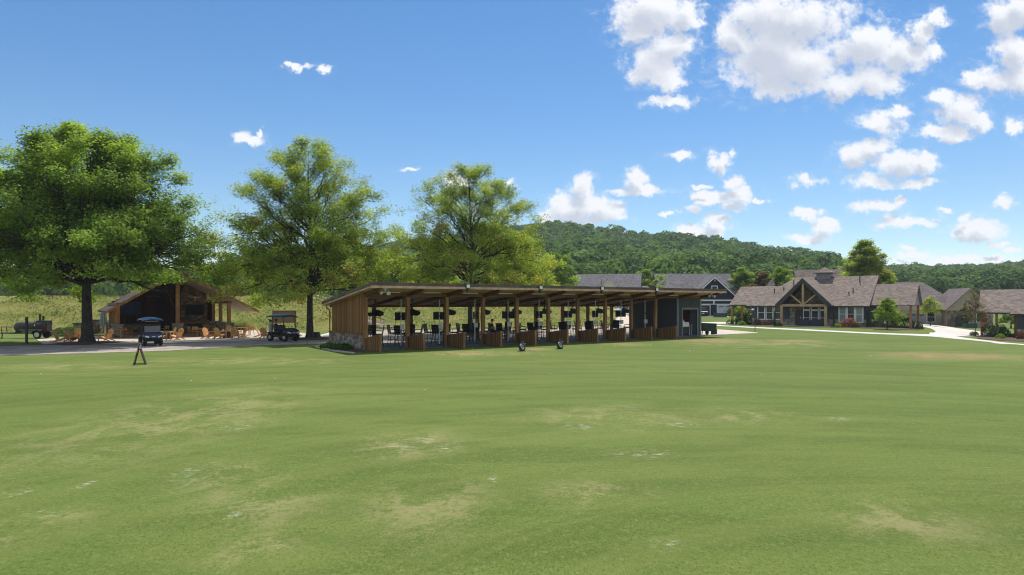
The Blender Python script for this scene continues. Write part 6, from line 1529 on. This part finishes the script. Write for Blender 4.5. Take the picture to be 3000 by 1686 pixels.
e = MB(); e.prism([(3.05, 0), (4.35, 0), (4.35, 1.6), (4.1, 1.95), (3.7, 2.08), (3.3, 1.95), (3.05, 1.6)], 'Y', -2.44, -2.406); e.build('arched_door', M_chartr, bh)
window(bh, 6.0, 7.6, .7, 2.2, -2.4)

# ---------------------------------------------------------------- parked cars
def make_car(name, loc, rz, paint, label, suv=True, k=1.0):
    r = empty(name, loc, rz, label, 'car', 'parked cars')
    H = 1.68 if suv else 1.45
    prof = [(-2.25, .35), (-2.30, .70), (-2.18, .92), (-1.25, 1.02), (1.95, 1.02), (2.22, .95), (2.28, .60), (2.20, .35)]
    b = MB(); b.prism(prof, 'X', -.90, .90); bd = b.build('body', paint, r, .09)
    c = MB(); t = H; roofp = [(-1.25, 1.0), (-.55, t - .06), (-.2, t), (1.3, t), (1.75, t - .08), (2.05, 1.0)] if suv else [(-1.15, 1.0), (-.4, t - .05), (0, t), (.8, t), (1.3, t - .08), (1.9, 1.0)]
    c.prism(roofp, 'X', -.74, .74); gl = c.build('cabin_glass', M_glass, r, .06)
    rp = MB(); rp.prism([(u, v + .015) for u, v in roofp[1:5]] + [(u, v - .05) for u, v in roofp[4:0:-1]], 'X', -.74, .74)
    for s in (-1, 1):
        for i in (0, 4): 
            a, b2 = roofp[i], roofp[i + 1]; rp.bar((s * .745, a[0], a[1]), (s * .745, b2[0], b2[1]), .06, .06)
        rp.bar((s * .75, .35, 1.0), (s * .75, .35, t), .05, .08)
    rp.build('roof', paint, r)
    for s in (-1, 1):
        for y in (-1.40, 1.40):
            w = MB(); w.lathe([(.15, -.11), (.31, -.11), (.345, -.05), (.345, .05), (.31, .11), (.15, .11)], (s * .82, y, .345), 20, 'X'); t_ = w.build('wheel', M_rubber, r)
            w = MB(); w.lathe([(.02, s * .12), (.19, s * .115), (.21, s * .10)], (s * .82, y, .345), 14, 'X'); w.build('rim', M_rim, t_)
        MB().box((s * .66, -2.25, .76), (.34, .08, .14)).build('headlight', M_lamp, r); MB().box((s * .70, 2.24, .82), (.24, .06, .20)).build('tail_light', M_signred, r)
        MB().box((s * 1.0, -.85, 1.06), (.18, .10, .13)).build('mirror', paint, r)
    MB().box((0, 2.285, .62), (.42, .02, .13)).build('number_plate', M_white, r); MB().box((0, -2.285, .62), (.9, .03, .2)).build('grille', M_black, r)
    r.scale = (k, k, k); return r
x, y, z = hit(2062, 928); make_car('parked_suv', (x, y + 1.5, z), R(172), M_carblack, 'black SUV parked nose-in at the navy house garage')
for px, Y, rz, p, lb, sv in ((1832, 128, R(-70), M_carwhite, 'white car seen through the bays at the top of the driveway', True), (1772, 124, R(-80), M_carblue, 'blue car seen through the bays left of the white one', False),
                     (905, 152, R(85), M_carwhite, 'white car on the bank top just left of the middle trunk', False), (938, 153, R(95), M_carblue, 'blue car on the bank top just right of the middle trunk', False), (872, 155, R(88), M_carblack, 'dark car on the bank top left of the white one', True)):
    p3 = gpt(px, Y); make_car('parked_car', p3, rz, p, lb, sv)
# ---------------------------------------------------------------- summer haze
hz = MB().bb(-1500, 1500, -60, 900, -8, 170)
m = bpy.data.materials.new('haze'); m.use_nodes = True; nt = m.node_tree; nt.nodes.clear()
vp = nt.nodes.new('ShaderNodeVolumePrincipled'); vp.inputs['Color'].default_value = (0.78, 0.86, 1.0, 1); vp.inputs['Density'].default_value = 0.0002
mo = nt.nodes.new('ShaderNodeOutputMaterial'); nt.links.new(vp.outputs[0], mo.inputs['Volume'])
o = hz.build('haze', m); tag(o, kind='stuff')
